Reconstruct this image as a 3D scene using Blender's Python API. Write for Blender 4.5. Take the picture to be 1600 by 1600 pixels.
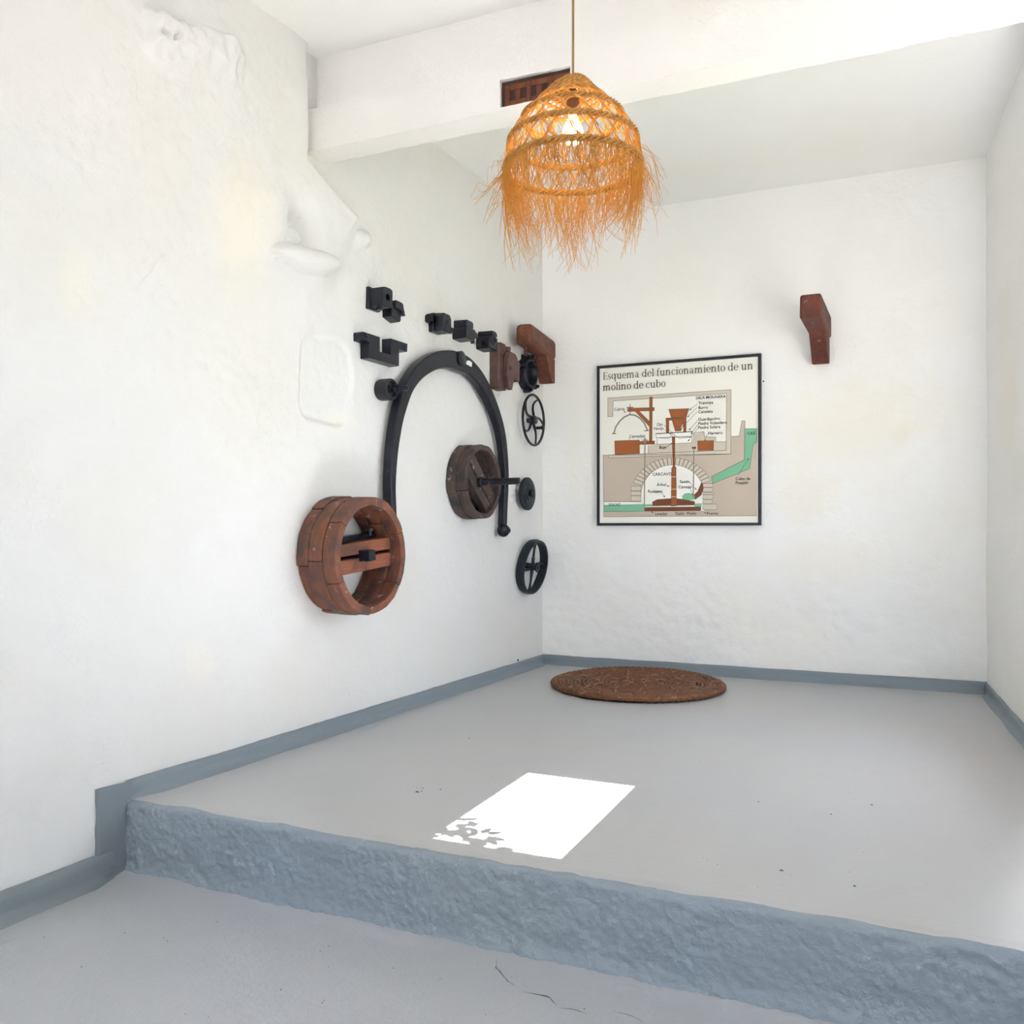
import bpy, math, random
from mathutils import Vector, Matrix, noise
import numpy as np

random.seed(7)
for o in list(bpy.data.objects):
    bpy.data.objects.remove(o)
SC = bpy.context.scene
COL = SC.collection
PI = math.pi

# ------------------------------------------------------------------ camera
F_PX, CX, CY = 1370.0, 800.0, 825.0
cam_d = bpy.data.cameras.new('camera')
cam = bpy.data.objects.new('camera', cam_d)
COL.objects.link(cam)
cam_d.sensor_fit = 'HORIZONTAL'
cam_d.sensor_width = 36.0
cam_d.lens = 36.0 * F_PX / 1600.0
cam_d.shift_y = (CY - 800.0) / 1600.0
cam_d.clip_start = 0.02
cam.location = (0, 0, 0.9)
cam.rotation_euler = (PI / 2, 0, math.atan2(0.403, 0.915))
SC.camera = cam

# ------------------------------------------------------------------ daylight
SUN_ELEV, SUN_AZ = math.radians(66), math.radians(25)     # azimuth from +X towards -Y
SUN_DIR = (math.cos(SUN_ELEV) * math.cos(SUN_AZ), -math.cos(SUN_ELEV) * math.sin(SUN_AZ), math.sin(SUN_ELEV))
world = bpy.data.worlds.new('sky')
SC.world = world
world.use_nodes = True
bg = world.node_tree.nodes['Background']
bg.inputs[0].default_value = (0.78, 0.88, 1.0, 1)
bg.inputs[1].default_value = 2.05

sun_d = bpy.data.lights.new('sun', 'SUN')
sun_d.energy = 44.0
sun_d.angle = math.radians(0.13)
sun_d.color = (1.0, 0.975, 0.945)
sun = bpy.data.objects.new('sun', sun_d)
COL.objects.link(sun)
sun.rotation_euler = Vector(SUN_DIR).to_track_quat('Z', 'Y').to_euler()
sun.location = (0, -8, 6)

SC.view_settings.view_transform = 'Standard'
SC.view_settings.look = 'None'
SC.view_settings.gamma = 1.0
SC.view_settings.use_curve_mapping = False
SC.view_settings.exposure = 1.74
try:
    SC.cycles.use_denoising = True
    SC.cycles.use_guiding = False
    SC.cycles.use_adaptive_sampling = True
    SC.cycles.adaptive_threshold = 0.04
    SC.cycles.adaptive_min_samples = 16
    SC.cycles.max_bounces = 8
    SC.cycles.diffuse_bounces = 7
    SC.cycles.sample_clamp_indirect = 12
except Exception:
    pass

# room constants (metres; platform top is z = 0, camera stands on the lower floor)
Z_LOW, Z_CEIL, Y_BACK, Y_STEP, Y_REAR = -0.24, 2.92, 5.405, 2.135, -3.0
TH = math.atan(0.0575)
NL = Vector((math.cos(TH), -math.sin(TH), 0))      # left wall normal
TL = Vector((math.sin(TH), math.cos(TH), 0))       # along left wall, towards the back
PL = Vector((-2.158, 5.407, 0))
# unseen openings assumed for light: roof hatch for the sunbeam, doorway behind camera
HOX, HOY = Z_CEIL * SUN_DIR[0] / SUN_DIR[2], Z_CEIL * SUN_DIR[1] / SUN_DIR[2]
ROOF_T = 0.22                                          # hatch shaft depth, added to cut oblique skylight
HATCH = dict(x0=-1.243 + HOX, x1=-0.842 + HOX * (1 + ROOF_T / Z_CEIL), y0=2.24 + HOY * (1 + ROOF_T / Z_CEIL), y1=2.972 + HOY)
DOOR = dict(x0=-0.95, x1=0.35, z1=1.95)
SIDE = dict(y0=2.95, y1=4.15, z0=0.45, z1=1.9)      # window added in the right wall, unseen, to brighten the back


def xr(y):
    return 0.44 + 0.05 * (Y_BACK - y)


def lw(s, z, d=0.0):
    return PL + TL * s + NL * d + Vector((0, 0, z))


for nm, loc, aim, sx, sy in (
        ('doorway_daylight_portal', ((DOOR['x0'] + DOOR['x1']) / 2, Y_REAR - 0.03, (Z_LOW + DOOR['z1']) / 2), (0, 1, 0), DOOR['x1'] - DOOR['x0'], DOOR['z1'] - Z_LOW),
        ('added_window_daylight_portal', (xr(3.55) + 0.05, (SIDE['y0'] + SIDE['y1']) / 2, (SIDE['z0'] + SIDE['z1']) / 2), (-1, 0, 0), SIDE['y1'] - SIDE['y0'], SIDE['z1'] - SIDE['z0']),
        ('added_hatch_daylight_portal', ((HATCH['x0'] + HATCH['x1']) / 2, (HATCH['y0'] + HATCH['y1']) / 2, Z_CEIL + ROOF_T + 0.02), (0, 0, -1), HATCH['x1'] - HATCH['x0'], HATCH['y1'] - HATCH['y0'])):
    L = bpy.data.lights.new(nm, 'AREA')
    L.shape = 'RECTANGLE'
    L.size, L.size_y = sx, sy
    L.cycles.is_portal = True
    po = bpy.data.objects.new(nm, L)
    po.location = loc
    po.rotation_euler = (-Vector(aim)).to_track_quat('Z', 'Y').to_euler() if aim[2] == 0 else (0, 0, 0)
    COL.objects.link(po)

# ------------------------------------------------------------------ materials
def lin(c):
    return tuple((v / 12.92 if v <= 0.04045 else ((v + 0.055) / 1.055) ** 2.4) for v in (x / 255.0 for x in c)) + (1.0,)


class NT:
    def __init__(self, name):
        self.m = bpy.data.materials.new(name)
        self.m.use_nodes = True
        self.t = self.m.node_tree
        self.b = self.t.nodes['Principled BSDF']
        self.out = self.t.nodes['Material Output']

    def n(self, typ, **kw):
        nd = self.t.nodes.new(typ)
        for k, v in kw.items():
            setattr(nd, k, v)
        return nd

    def l(self, a, b):
        self.t.links.new(a, b)

    def coords(self, world_space=False):
        if world_space:
            return self.n('ShaderNodeNewGeometry').outputs['Position']
        return self.n('ShaderNodeTexCoord').outputs['Object']

    def noise(self, vec, scale, detail=4, rough=0.55, dist=0.0):
        nd = self.n('ShaderNodeTexNoise')
        nd.inputs['Scale'].default_value = scale
        nd.inputs['Detail'].default_value = detail
        nd.inputs['Roughness'].default_value = rough
        nd.inputs['Distortion'].default_value = dist
        self.l(vec, nd.inputs['Vector'])
        return nd.outputs['Fac']

    def ramp(self, fac, p0, p1, c0=(0, 0, 0, 1), c1=(1, 1, 1, 1)):
        nd = self.n('ShaderNodeValToRGB')
        nd.color_ramp.elements[0].position = p0
        nd.color_ramp.elements[1].position = p1
        nd.color_ramp.elements[0].color = c0
        nd.color_ramp.elements[1].color = c1
        self.l(fac, nd.inputs[0])
        return nd.outputs[0]

    def mix(self, fac, a, b):
        nd = self.n('ShaderNodeMix', data_type='RGBA')
        for sock, v in ((nd.inputs[0], fac), (nd.inputs[6], a), (nd.inputs[7], b)):
            if isinstance(v, (int, float)):
                sock.default_value = v
            elif isinstance(v, tuple):
                sock.default_value = v
            else:
                self.l(v, sock)
        return nd.outputs[2]

    def math(self, op, a, b=0.0):
        nd = self.n('ShaderNodeMath', operation=op)
        for sock, v in ((nd.inputs[0], a), (nd.inputs[1], b)):
            if isinstance(v, (int, float)):
                sock.default_value = v
            else:
                self.l(v, sock)
        return nd.outputs[0]

    def bump(self, h, dist, strength=1.0, prev=None):
        nd = self.n('ShaderNodeBump')
        nd.inputs['Strength'].default_value = strength
        nd.inputs['Distance'].default_value = dist
        self.l(h, nd.inputs['Height'])
        if prev is not None:
            self.l(prev, nd.inputs['Normal'])
        return nd.outputs[0]

    def blob(self, pos, center, radius):
        """1 inside an ellipsoid around center, fading to 0 at its rim"""
        mp = self.n('ShaderNodeMapping')
        mp.vector_type = 'TEXTURE'
        mp.inputs['Location'].default_value = center
        mp.inputs['Scale'].default_value = radius
        self.l(pos, mp.inputs['Vector'])
        ln = self.n('ShaderNodeVectorMath', operation='LENGTH')
        self.l(mp.outputs[0], ln.inputs[0])
        return ln.outputs['Value']

    def set(self, col=None, rough=None, normal=None, metal=None, spec=None):
        if col is not None:
            if isinstance(col, tuple):
                self.b.inputs['Base Color'].default_value = col
            else:
                self.l(col, self.b.inputs['Base Color'])
        if rough is not None:
            if isinstance(rough, (int, float)):
                self.b.inputs['Roughness'].default_value = rough
            else:
                self.l(rough, self.b.inputs['Roughness'])
        if normal is not None:
            self.l(normal, self.b.inputs['Normal'])
        if metal is not None:
            self.b.inputs['Metallic'].default_value = metal
        if spec is not None:
            self.b.inputs['Specular IOR Level'].default_value = spec
        return self.m


def plaster(name, base, stains_and_light=(), bump=1.0):
    k = NT(name)
    p = k.coords(True)
    big = k.noise(p, 1.3, 2)
    mid = k.noise(p, 7.0, 3)
    fine = k.noise(p, 34.0, 4, 0.65)
    b0 = tuple(base)
    warm = (base[0] * 0.985, base[1] * 0.97, base[2] * 0.925, 1)
    col = k.mix(k.ramp(big, 0.45, 0.72), b0, warm)
    for cen, rad, tint, amt in stains_and_light:
        dd = k.blob(p, cen, rad)
        w = k.math('ADD', dd, k.math('MULTIPLY', k.math('SUBTRACT', mid, 0.5), 0.9))
        mask = k.ramp(w, 0.40, 1.10, (amt, amt, amt, 1), (0, 0, 0, 1))
        col = k.mix(mask, col, tint)
    nrm = k.bump(fine, 0.0075 * bump, 0.55)
    return k.set(col, 0.88, nrm, spec=0.25)


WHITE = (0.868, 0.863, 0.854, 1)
YEL = (0.84, 0.79, 0.66, 1)
PINK_LIGHT = (0.84, 0.79, 0.75, 1)  # warm light on the upper left wall, put into its colour
M = {}
M['plaster_left'] = plaster('plaster_left', (0.735, 0.731, 0.724, 1), [  # same plaster as the other walls, darkened to balance the light falling on it
    (tuple(lw(-2.78, 2.07)), (0.4, 0.20, 0.33), YEL, 0.5),
    (tuple(lw(-3.45, 1.66)), (0.4, 0.10, 0.16), YEL, 0.35),
    (tuple(lw(-3.6, 2.4)), (0.6, 0.9, 0.5), PINK_LIGHT, 0.4),
    (tuple(lw(-2.15, 1.38)), (0.4, 0.14, 0.06), YEL, 0.4),
    (tuple(lw(-2.95, 0.40)), (0.4, 0.10, 0.10), YEL, 0.3),
    (tuple(lw(-0.05, 0.8)), (0.3, 0.06, 0.45), YEL, 0.3)])
M['plaster_back'] = plaster('plaster_back', WHITE, [
    ((-0.15, 5.4, 1.55), (0.55, 0.3, 0.30), YEL, 0.40),
    ((0.02, 5.4, 1.42), (0.05, 0.3, 0.08), YEL, 0.5),
    ((-0.50, 5.4, 1.10), (0.22, 0.3, 0.22), YEL, 0.45),
    ((-0.35, 5.4, 0.72), (0.40, 0.3, 0.20), YEL, 0.35),
    ((-1.9, 5.4, 1.35), (0.14, 0.3, 0.5), YEL, 0.3)])
M['plaster_right'] = plaster('plaster_right', WHITE, [((0.5, 4.7, 1.45), (0.3, 0.4, 0.25), YEL, 0.35)])
M['plaster_ceiling'] = plaster('plaster_ceiling', (0.87, 0.868, 0.862, 1), bump=0.35)
M['plaster_beam'] = plaster('plaster_beam', (0.83, 0.81, 0.785, 1), bump=1.2)


def floor_paint(name, c0, c1, rough, bump):
    k = NT(name)
    p = k.coords(True)
    big = k.noise(p, 1.1, 4)
    mid = k.noise(p, 9.0, 5)
    fine = k.noise(p, 48.0, 3, 0.65)
    col = k.mix(k.ramp(big, 0.38, 0.66), c0, c1)
    col = k.mix(k.math('MULTIPLY', k.ramp(mid, 0.60, 0.75), 0.25), col, (c0[0] * 0.86, c0[1] * 0.86, c0[2] * 0.86, 1))
    dirt = k.ramp(k.noise(p, 42.0, 2), 0.76, 0.80)
    col = k.mix(k.math('MULTIPLY', dirt, 0.45), col, (0.16, 0.13, 0.10, 1))
    nrm = k.bump(fine, 0.0022 * bump, 0.45)
    return k.set(col, rough, nrm, spec=0.45)


M['floor_top'] = floor_paint('pale_grey_floor_paint', (0.435, 0.442, 0.460, 1), (0.455, 0.452, 0.450, 1), 0.38, 1.3)
M['floor_low'] = floor_paint('pale_grey_lower_floor_paint', (0.43, 0.445, 0.485, 1), (0.43, 0.44, 0.455, 1), 0.40, 2.6)
M['step_face'] = floor_paint('blue_grey_step_paint', (0.245, 0.298, 0.352, 1), (0.255, 0.298, 0.332, 1), 0.40, 5.0)
M['skirting'] = floor_paint('blue_grey_skirting_paint', (0.20, 0.245, 0.285, 1), (0.20, 0.232, 0.255, 1), 0.5, 1.5)


def wood(name, c0, c1, dark, axis='X', worn=(0.62, 0.58, 0.52, 1), worn_amt=0.35, rough=0.62, scale=1.0):
    k = NT(name)
    p = k.coords()
    mp = k.n('ShaderNodeMapping')
    mp.inputs['Scale'].default_value = {'X': (2, 26, 26), 'Y': (26, 2, 26), 'Z': (26, 26, 2), 'R': (34, 5, 5)}[axis]
    k.l(p, mp.inputs['Vector'])
    g = k.noise(mp.outputs[0], 1.6 * scale, 6, 0.6, 0.4)
    col = k.mix(k.ramp(g, 0.35, 0.66), c0, c1)
    b = k.noise(p, 9.0 * scale, 5, 0.6)
    col = k.mix(k.math('MULTIPLY', k.ramp(b, 0.46, 0.62), 0.85), col, dark)
    w = k.noise(p, 13.0 * scale, 6, 0.7)
    col = k.mix(k.math('MULTIPLY', k.ramp(w, 0.615, 0.70), worn_amt), col, worn)
    nrm = k.bump(g, 0.003, 0.7)
    nrm = k.bump(k.noise(p, 60.0, 3), 0.0012, 0.5, nrm)
    return k.set(col, rough, nrm, spec=0.35)


M['red_wood'] = wood('red_brown_old_wood', (0.235, 0.078, 0.040, 1), (0.115, 0.056, 0.040, 1), (0.07, 0.045, 0.041, 1), 'R', worn_amt=0.6, scale=1.5)
M['plank_wood'] = wood('warm_red_plank', (0.29, 0.098, 0.05, 1), (0.20, 0.07, 0.038, 1), (0.10, 0.045, 0.03, 1), 'Y', worn_amt=0.15)
M['brown_wood'] = wood('brown_weathered_wood', (0.098, 0.060, 0.048, 1), (0.064, 0.048, 0.043, 1), (0.038, 0.033, 0.033, 1), 'R', worn_amt=0.7, scale=1.4)
M['bracket_wood'] = wood('reddish_painted_timber', (0.18, 0.058, 0.029, 1), (0.13, 0.042, 0.023, 1), (0.075, 0.03, 0.02, 1), 'Y', worn=(0.75, 0.70, 0.64, 1), worn_amt=0.2)
M['bracket_dark'] = wood('dark_red_painted_timber', (0.16, 0.042, 0.026, 1), (0.12, 0.034, 0.022, 1), (0.07, 0.026, 0.02, 1), 'Y', worn=(0.75, 0.68, 0.62, 1), worn_amt=0.55)


def iron(name, c, rough=0.42, worn=0.25, worn_col=(0.35, 0.35, 0.36, 1)):
    k = NT(name)
    p = k.coords()
    a = k.noise(p, 22.0, 5)
    w = k.noise(p, 38.0, 5, 0.65)
    col = k.mix(k.ramp(a, 0.35, 0.7), c, (c[0] * 1.7, c[1] * 1.65, c[2] * 1.6, 1))
    col = k.mix(k.math('MULTIPLY', k.ramp(w, 0.66, 0.70), worn), col, worn_col)
    nrm = k.bump(a, 0.004, 0.5)
    nrm = k.bump(k.noise(p, 140.0, 2), 0.0008, 0.5, nrm)
    return k.set(col, rough, nrm, spec=0.36)


M['iron'] = iron('black_painted_iron', (0.0075, 0.009, 0.015, 1), 0.34)
M['iron_speckled'] = iron('chipped_black_iron', (0.016, 0.017, 0.021, 1), 0.5, 0.7, (0.55, 0.53, 0.5, 1))
M['iron_blue'] = iron('blue_black_iron', (0.009, 0.014, 0.020, 1), 0.45)
M['iron_brown'] = iron('brown_painted_iron', (0.085, 0.046, 0.040, 1), 0.55, 0.3, (0.22, 0.15, 0.13, 1))
M['chip_white'] = NT('chipped_white_paint').set((0.72, 0.75, 0.78, 1), 0.5)


def clay():
    k = NT('fired_clay')
    p = k.coords()
    col = k.mix(k.ramp(k.noise(p, 18, 5), 0.35, 0.7), (0.20, 0.068, 0.038, 1), (0.11, 0.042, 0.030, 1))
    return k.set(col, 0.85, k.bump(k.noise(p, 60, 4), 0.003, 0.6), spec=0.2)


M['clay'] = clay()
M['gap_shade_tone'] = NT('painted_gap_shade').set((0.06, 0.03, 0.022, 1), 0.95)  # shade of the brick gap as a flat colour


def straw(name, c0, c1, trans):
    k = NT(name)
    p = k.coords()
    col = k.mix(k.ramp(k.noise(p, 55, 3), 0.35, 0.7), c0, c1)
    k.set(col, 0.6, spec=0.2)
    tr = k.n('ShaderNodeBsdfTranslucent')
    k.l(col, tr.inputs['Color'])
    mx = k.n('ShaderNodeMixShader')
    mx.inputs[0].default_value = trans
    k.l(k.b.outputs[0], mx.inputs[1])
    k.l(tr.outputs[0], mx.inputs[2])
    k.l(mx.outputs[0], k.out.inputs['Surface'])
    return k.m


M['straw'] = straw('golden_esparto', (0.80, 0.47, 0.125, 1), (0.64, 0.34, 0.075, 1), 0.45)
M['straw_rope'] = straw('brown_esparto_rope', (0.62, 0.32, 0.085, 1), (0.44, 0.215, 0.06, 1), 0.2)
M['mat'] = straw('dark_esparto_mat', (0.215, 0.088, 0.042, 1), (0.115, 0.052, 0.03, 1), 0.0)
M['mat_stitch'] = straw('pale_esparto_stitch', (0.34, 0.21, 0.13, 1), (0.25, 0.145, 0.085, 1), 0.0)
M['cord'] = NT('golden_textile_cord').set((0.30, 0.17, 0.055, 1), 0.6)
M['socket'] = NT('brown_bulb_holder').set((0.16, 0.08, 0.035, 1), 0.5)


def emit(name, c, s):
    k = NT(name)
    k.b.inputs['Base Color'].default_value = (0.9, 0.85, 0.7, 1)
    k.b.inputs['Emission Color'].default_value = c
    k.b.inputs['Emission Strength'].default_value = s
    return k.m


M['bulb'] = emit('lit_bulb_glass', (1.0, 0.70, 0.33, 1), 18.0)


def flat(name, c, rough=0.6):
    return NT(name).set(lin(c), rough, spec=0.3)


M['poster_frame'] = NT('black_frame').set((0.010, 0.010, 0.016, 1), 0.4)
M['paper'] = flat('printed_panel_paper', (236, 234, 224), 0.45)
M['p_white'] = flat('print_white', (240, 239, 232))
M['p_tan'] = flat('print_tan', (196, 182, 166))
M['p_tan2'] = flat('print_light_tan', (208, 198, 182))
M['p_brown'] = flat('print_brown', (160, 92, 48))
M['p_dark'] = flat('print_dark_brown', (122, 70, 46))
M['p_green'] = flat('print_green', (126, 186, 150))
M['p_line'] = flat('print_line', (92, 82, 74))
M['p_grey'] = flat('print_grey', (150, 142, 134))
M['p_text'] = flat('print_label_text', (40, 37, 35))
M['p_title'] = flat('print_title_text', (62, 48, 42))
M['leaf'] = flat('outdoor_leaf', (70, 105, 50))
M['earth'] = NT('pale_sunlit_paving').set((0.19, 0.185, 0.177, 1), 0.9)
M['turf'] = NT('added_turf').set((0.085, 0.088, 0.066, 1), 0.95)  # dark ground added by the side window to dim its bounced light
M['crack'] = NT('dark_crack').set((0.12, 0.115, 0.115, 1), 0.9)


# ------------------------------------------------------------------ mesh builder
class MB:
    def __init__(self):
        self.v, self.f, self.mi = [], [], []

    def add(self, vs, fs, mi=0, mat=None):
        o = len(self.v)
        self.v += [tuple(mat @ Vector(p)) for p in vs] if mat is not None else [tuple(p) for p in vs]
        self.f += [tuple(i + o for i in f) for f in fs]
        self.mi += [mi] * len(fs)
        return self

    def box(self, lo, hi, mi=0, mat=None):
        x0, y0, z0 = lo
        x1, y1, z1 = hi
        vs = [(x0, y0, z0), (x1, y0, z0), (x1, y1, z0), (x0, y1, z0), (x0, y0, z1), (x1, y0, z1), (x1, y1, z1), (x0, y1, z1)]
        return self.add(vs, [(0, 3, 2, 1), (4, 5, 6, 7), (0, 1, 5, 4), (1, 2, 6, 5), (2, 3, 7, 6), (3, 0, 4, 7)], mi, mat)

    def prism(self, poly, d0, d1, mi=0, mat=None, axis='x'):
        """poly: list of (y,z) outline, extruded along x from d0 to d1 (axis 'x'); other axes permute"""
        n = len(poly)

        def P(d, a, b):
            return {'x': (d, a, b), 'y': (a, d, b), 'z': (a, b, d)}[axis]
        vs = [P(d0, a, b) for a, b in poly] + [P(d1, a, b) for a, b in poly]
        fs = [tuple(range(n))[::-1], tuple(range(n, 2 * n))] + [(i, (i + 1) % n, n + (i + 1) % n, n + i) for i in range(n)]
        return self.add(vs, fs, mi, mat)

    def lathe(self, prof, n=40, mi=0, mat=None, axis='x', close=False):
        """prof: list of (along-axis, radius)"""
        vs, fs = [], []
        m = len(prof)
        for k in range(n):
            a = 2 * PI * k / n
            for h, r in prof:
                c, s = r * math.cos(a), r * math.sin(a)
                vs.append({'x': (h, c, s), 'z': (c, s, h), 'y': (c, h, s)}[axis])
        for k in range(n):
            for j in range(m if close else m - 1):
                a, b = k * m + j, k * m + (j + 1) % m
                c, d = ((k + 1) % n) * m + (j + 1) % m, ((k + 1) % n) * m + j
                fs.append((a, b, c, d))
        if not close:
            for j in (0, m - 1):
                if prof[j][1] > 1e-6:
                    fs.append(tuple(k * m + j for k in range(n)))
        return self.add(vs, fs, mi, mat)

    def tube(self, pts, r, n=8, mi=0, closed=False, caps=True, mat=None):
        pts = [Vector(p) for p in pts]
        N = len(pts)
        rs = r if isinstance(r, (list, tuple)) else [r] * N
        vs, fs = [], []
        up = None
        for i in range(N):
            if closed:
                t = (pts[(i + 1) % N] - pts[i - 1])
            else:
                t = pts[min(i + 1, N - 1)] - pts[max(i - 1, 0)]
            t = t.normalized() if t.length > 1e-9 else Vector((0, 0, 1))
            if up is None:
                up = Vector((0, 0, 1)) if abs(t.z) < 0.9 else Vector((1, 0, 0))
            u = (up - t * up.dot(t))
            u = u.normalized() if u.length > 1e-6 else t.orthogonal().normalized()
            up = u
            w = t.cross(u)
            for k in range(n):
                a = 2 * PI * k / n
                vs.append(pts[i] + (u * math.cos(a) + w * math.sin(a)) * rs[i])
        for i in range(N if closed else N - 1):
            j = (i + 1) % N
            for k in range(n):
                fs.append((i * n + k, i * n + (k + 1) % n, j * n + (k + 1) % n, j * n + k))
        if caps and not closed:
            fs.append(tuple(range(n))[::-1])
            fs.append(tuple((N - 1) * n + k for k in range(n)))
        return self.add(vs, fs, mi, mat)

    def bar(self, pts, ws, d0, d1, mi=0):
        """flat bar in the y-z plane following pts=(y,z) with half widths ws, extruded x d0..d1"""
        N = len(pts)
        L, R = [], []
        for i in range(N):
            a, b = pts[max(i - 1, 0)], pts[min(i + 1, N - 1)]
            tx, ty = b[0] - a[0], b[1] - a[1]
            q = math.hypot(tx, ty)
            nx, ny = -ty / q, tx / q
            w = ws[i] if isinstance(ws, (list, tuple)) else ws
            L.append((pts[i][0] + nx * w, pts[i][1] + ny * w))
            R.append((pts[i][0] - nx * w, pts[i][1] - ny * w))
        vs, fs = [], []
        for i in range(N):
            vs += [(d0, *L[i]), (d1, *L[i]), (d1, *R[i]), (d0, *R[i])]
        for i in range(N - 1):
            for k in range(4):
                fs.append((4 * i + k, 4 * i + (k + 1) % 4, 4 * i + 4 + (k + 1) % 4, 4 * i + 4 + k))
        fs += [(0, 1, 2, 3), tuple(4 * (N - 1) + k for k in (3, 2, 1, 0))]
        return self.add(vs, fs, mi)

    def ball(self, c, r, nu=16, nv=10, mi=0, sc=(1, 1, 1)):
        vs, fs = [(c[0], c[1], c[2] - r * sc[2])], []
        for j in range(1, nv):
            b = -PI / 2 + PI * j / nv
            for k in range(nu):
                a = 2 * PI * k / nu
                vs.append((c[0] + r * sc[0] * math.cos(b) * math.cos(a), c[1] + r * sc[1] * math.cos(b) * math.sin(a), c[2] + r * sc[2] * math.sin(b)))
        vs.append((c[0], c[1], c[2] + r * sc[2]))
        for k in range(nu):
            fs.append((0, 1 + (k + 1) % nu, 1 + k))
            fs.append((len(vs) - 1, 1 + (nv - 2) * nu + k, 1 + (nv - 2) * nu + (k + 1) % nu))
        for j in range(nv - 2):
            for k in range(nu):
                a = 1 + j * nu
                fs.append((a + k, a + (k + 1) % nu, a + nu + (k + 1) % nu, a + nu + k))
        return self.add(vs, fs, mi)

    def build(self, name, mats, parent=None, bevel=0.0, smooth=True, angle=35, jitter=0.0):
        me = bpy.data.meshes.new(name)
        v = self.v
        if jitter:
            v = [tuple(Vector(p) + noise.noise_vector(Vector(p) * 25.0) * jitter) for p in v]
        me.from_pydata(v, [], self.f)
        mats = mats if isinstance(mats, (list, tuple)) else [mats]
        for m in mats:
            me.materials.append(M[m])
        if len(mats) > 1:
            me.polygons.foreach_set('material_index', self.mi)
        import bmesh
        bm = bmesh.new()
        bm.from_mesh(me)
        bmesh.ops.recalc_face_normals(bm, faces=bm.faces)
        bm.to_mesh(me)
        bm.free()
        if smooth:
            me.polygons.foreach_set('use_smooth', [True] * len(me.polygons))
            me.set_sharp_from_angle(angle=math.radians(angle))
        ob = bpy.data.objects.new(name, me)
        COL.objects.link(ob)
        ob.parent = parent
        if bevel:
            bv = ob.modifiers.new('bevel', 'BEVEL')
            bv.width = bevel
            bv.segments = 2
            bv.limit_method = 'ANGLE'
            bv.angle_limit = math.radians(40)
        return ob


def tag(o, label, cat, group=None):
    o['label'] = label
    o['category'] = cat
    if group:
        o['group'] = group
    return o


def struct(o, label):
    o['kind'] = 'structure'
    o['label'] = label
    return o


def thing(name, label, cat, loc, rotz=0.0, group=None):
    e = bpy.data.objects.new(name, None)
    e.empty_display_size = 0.05
    e.location = loc
    e.rotation_euler = (0, 0, rotz)
    COL.objects.link(e)
    return tag(e, label, cat, group)


def wall_thing(name, label, cat, s, z, group=None):
    """root on the left wall: local x out of the wall, y along it to the back, z up"""
    return thing(name, label, cat, lw(s, z), -TH, group)


def grid(name, us, vs, fn, mats, hole=None, matfn=None, parent=None):
    """grid surface; fn(u,v)->xyz"""
    nu, nv = len(us), len(vs)
    verts = [fn(u, v) for u in us for v in vs]
    faces, mi = [], []
    for i in range(nu - 1):
        for j in range(nv - 1):
            if hole and hole((us[i] + us[i + 1]) / 2, (vs[j] + vs[j + 1]) / 2):
                continue
            faces.append((i * nv + j, (i + 1) * nv + j, (i + 1) * nv + j + 1, i * nv + j + 1))
            mi.append(matfn((us[i] + us[i + 1]) / 2, (vs[j] + vs[j + 1]) / 2) if matfn else 0)
    me = bpy.data.meshes.new(name)
    me.from_pydata(verts, [], faces)
    mats = mats if isinstance(mats, (list, tuple)) else [mats]
    for m in mats:
        me.materials.append(M[m])
    if len(mats) > 1:
        me.polygons.foreach_set('material_index', mi)
    me.polygons.foreach_set('use_smooth', [True] * len(me.polygons))
    ob = bpy.data.objects.new(name, me)
    COL.objects.link(ob)
    ob.parent = parent
    return ob


def frange(a, b, step):
    n = max(1, int(round(abs(b - a) / step)))
    return [a + (b - a) * i / n for i in range(n + 1)]


def sm(a, b, x):
    t = min(1.0, max(0.0, (x - a) / (b - a)))
    return t * t * (3 - 2 * t)


def nz(x, y, z, f):
    return noise.noise(Vector((x * f, y * f, z * f)))


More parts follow.
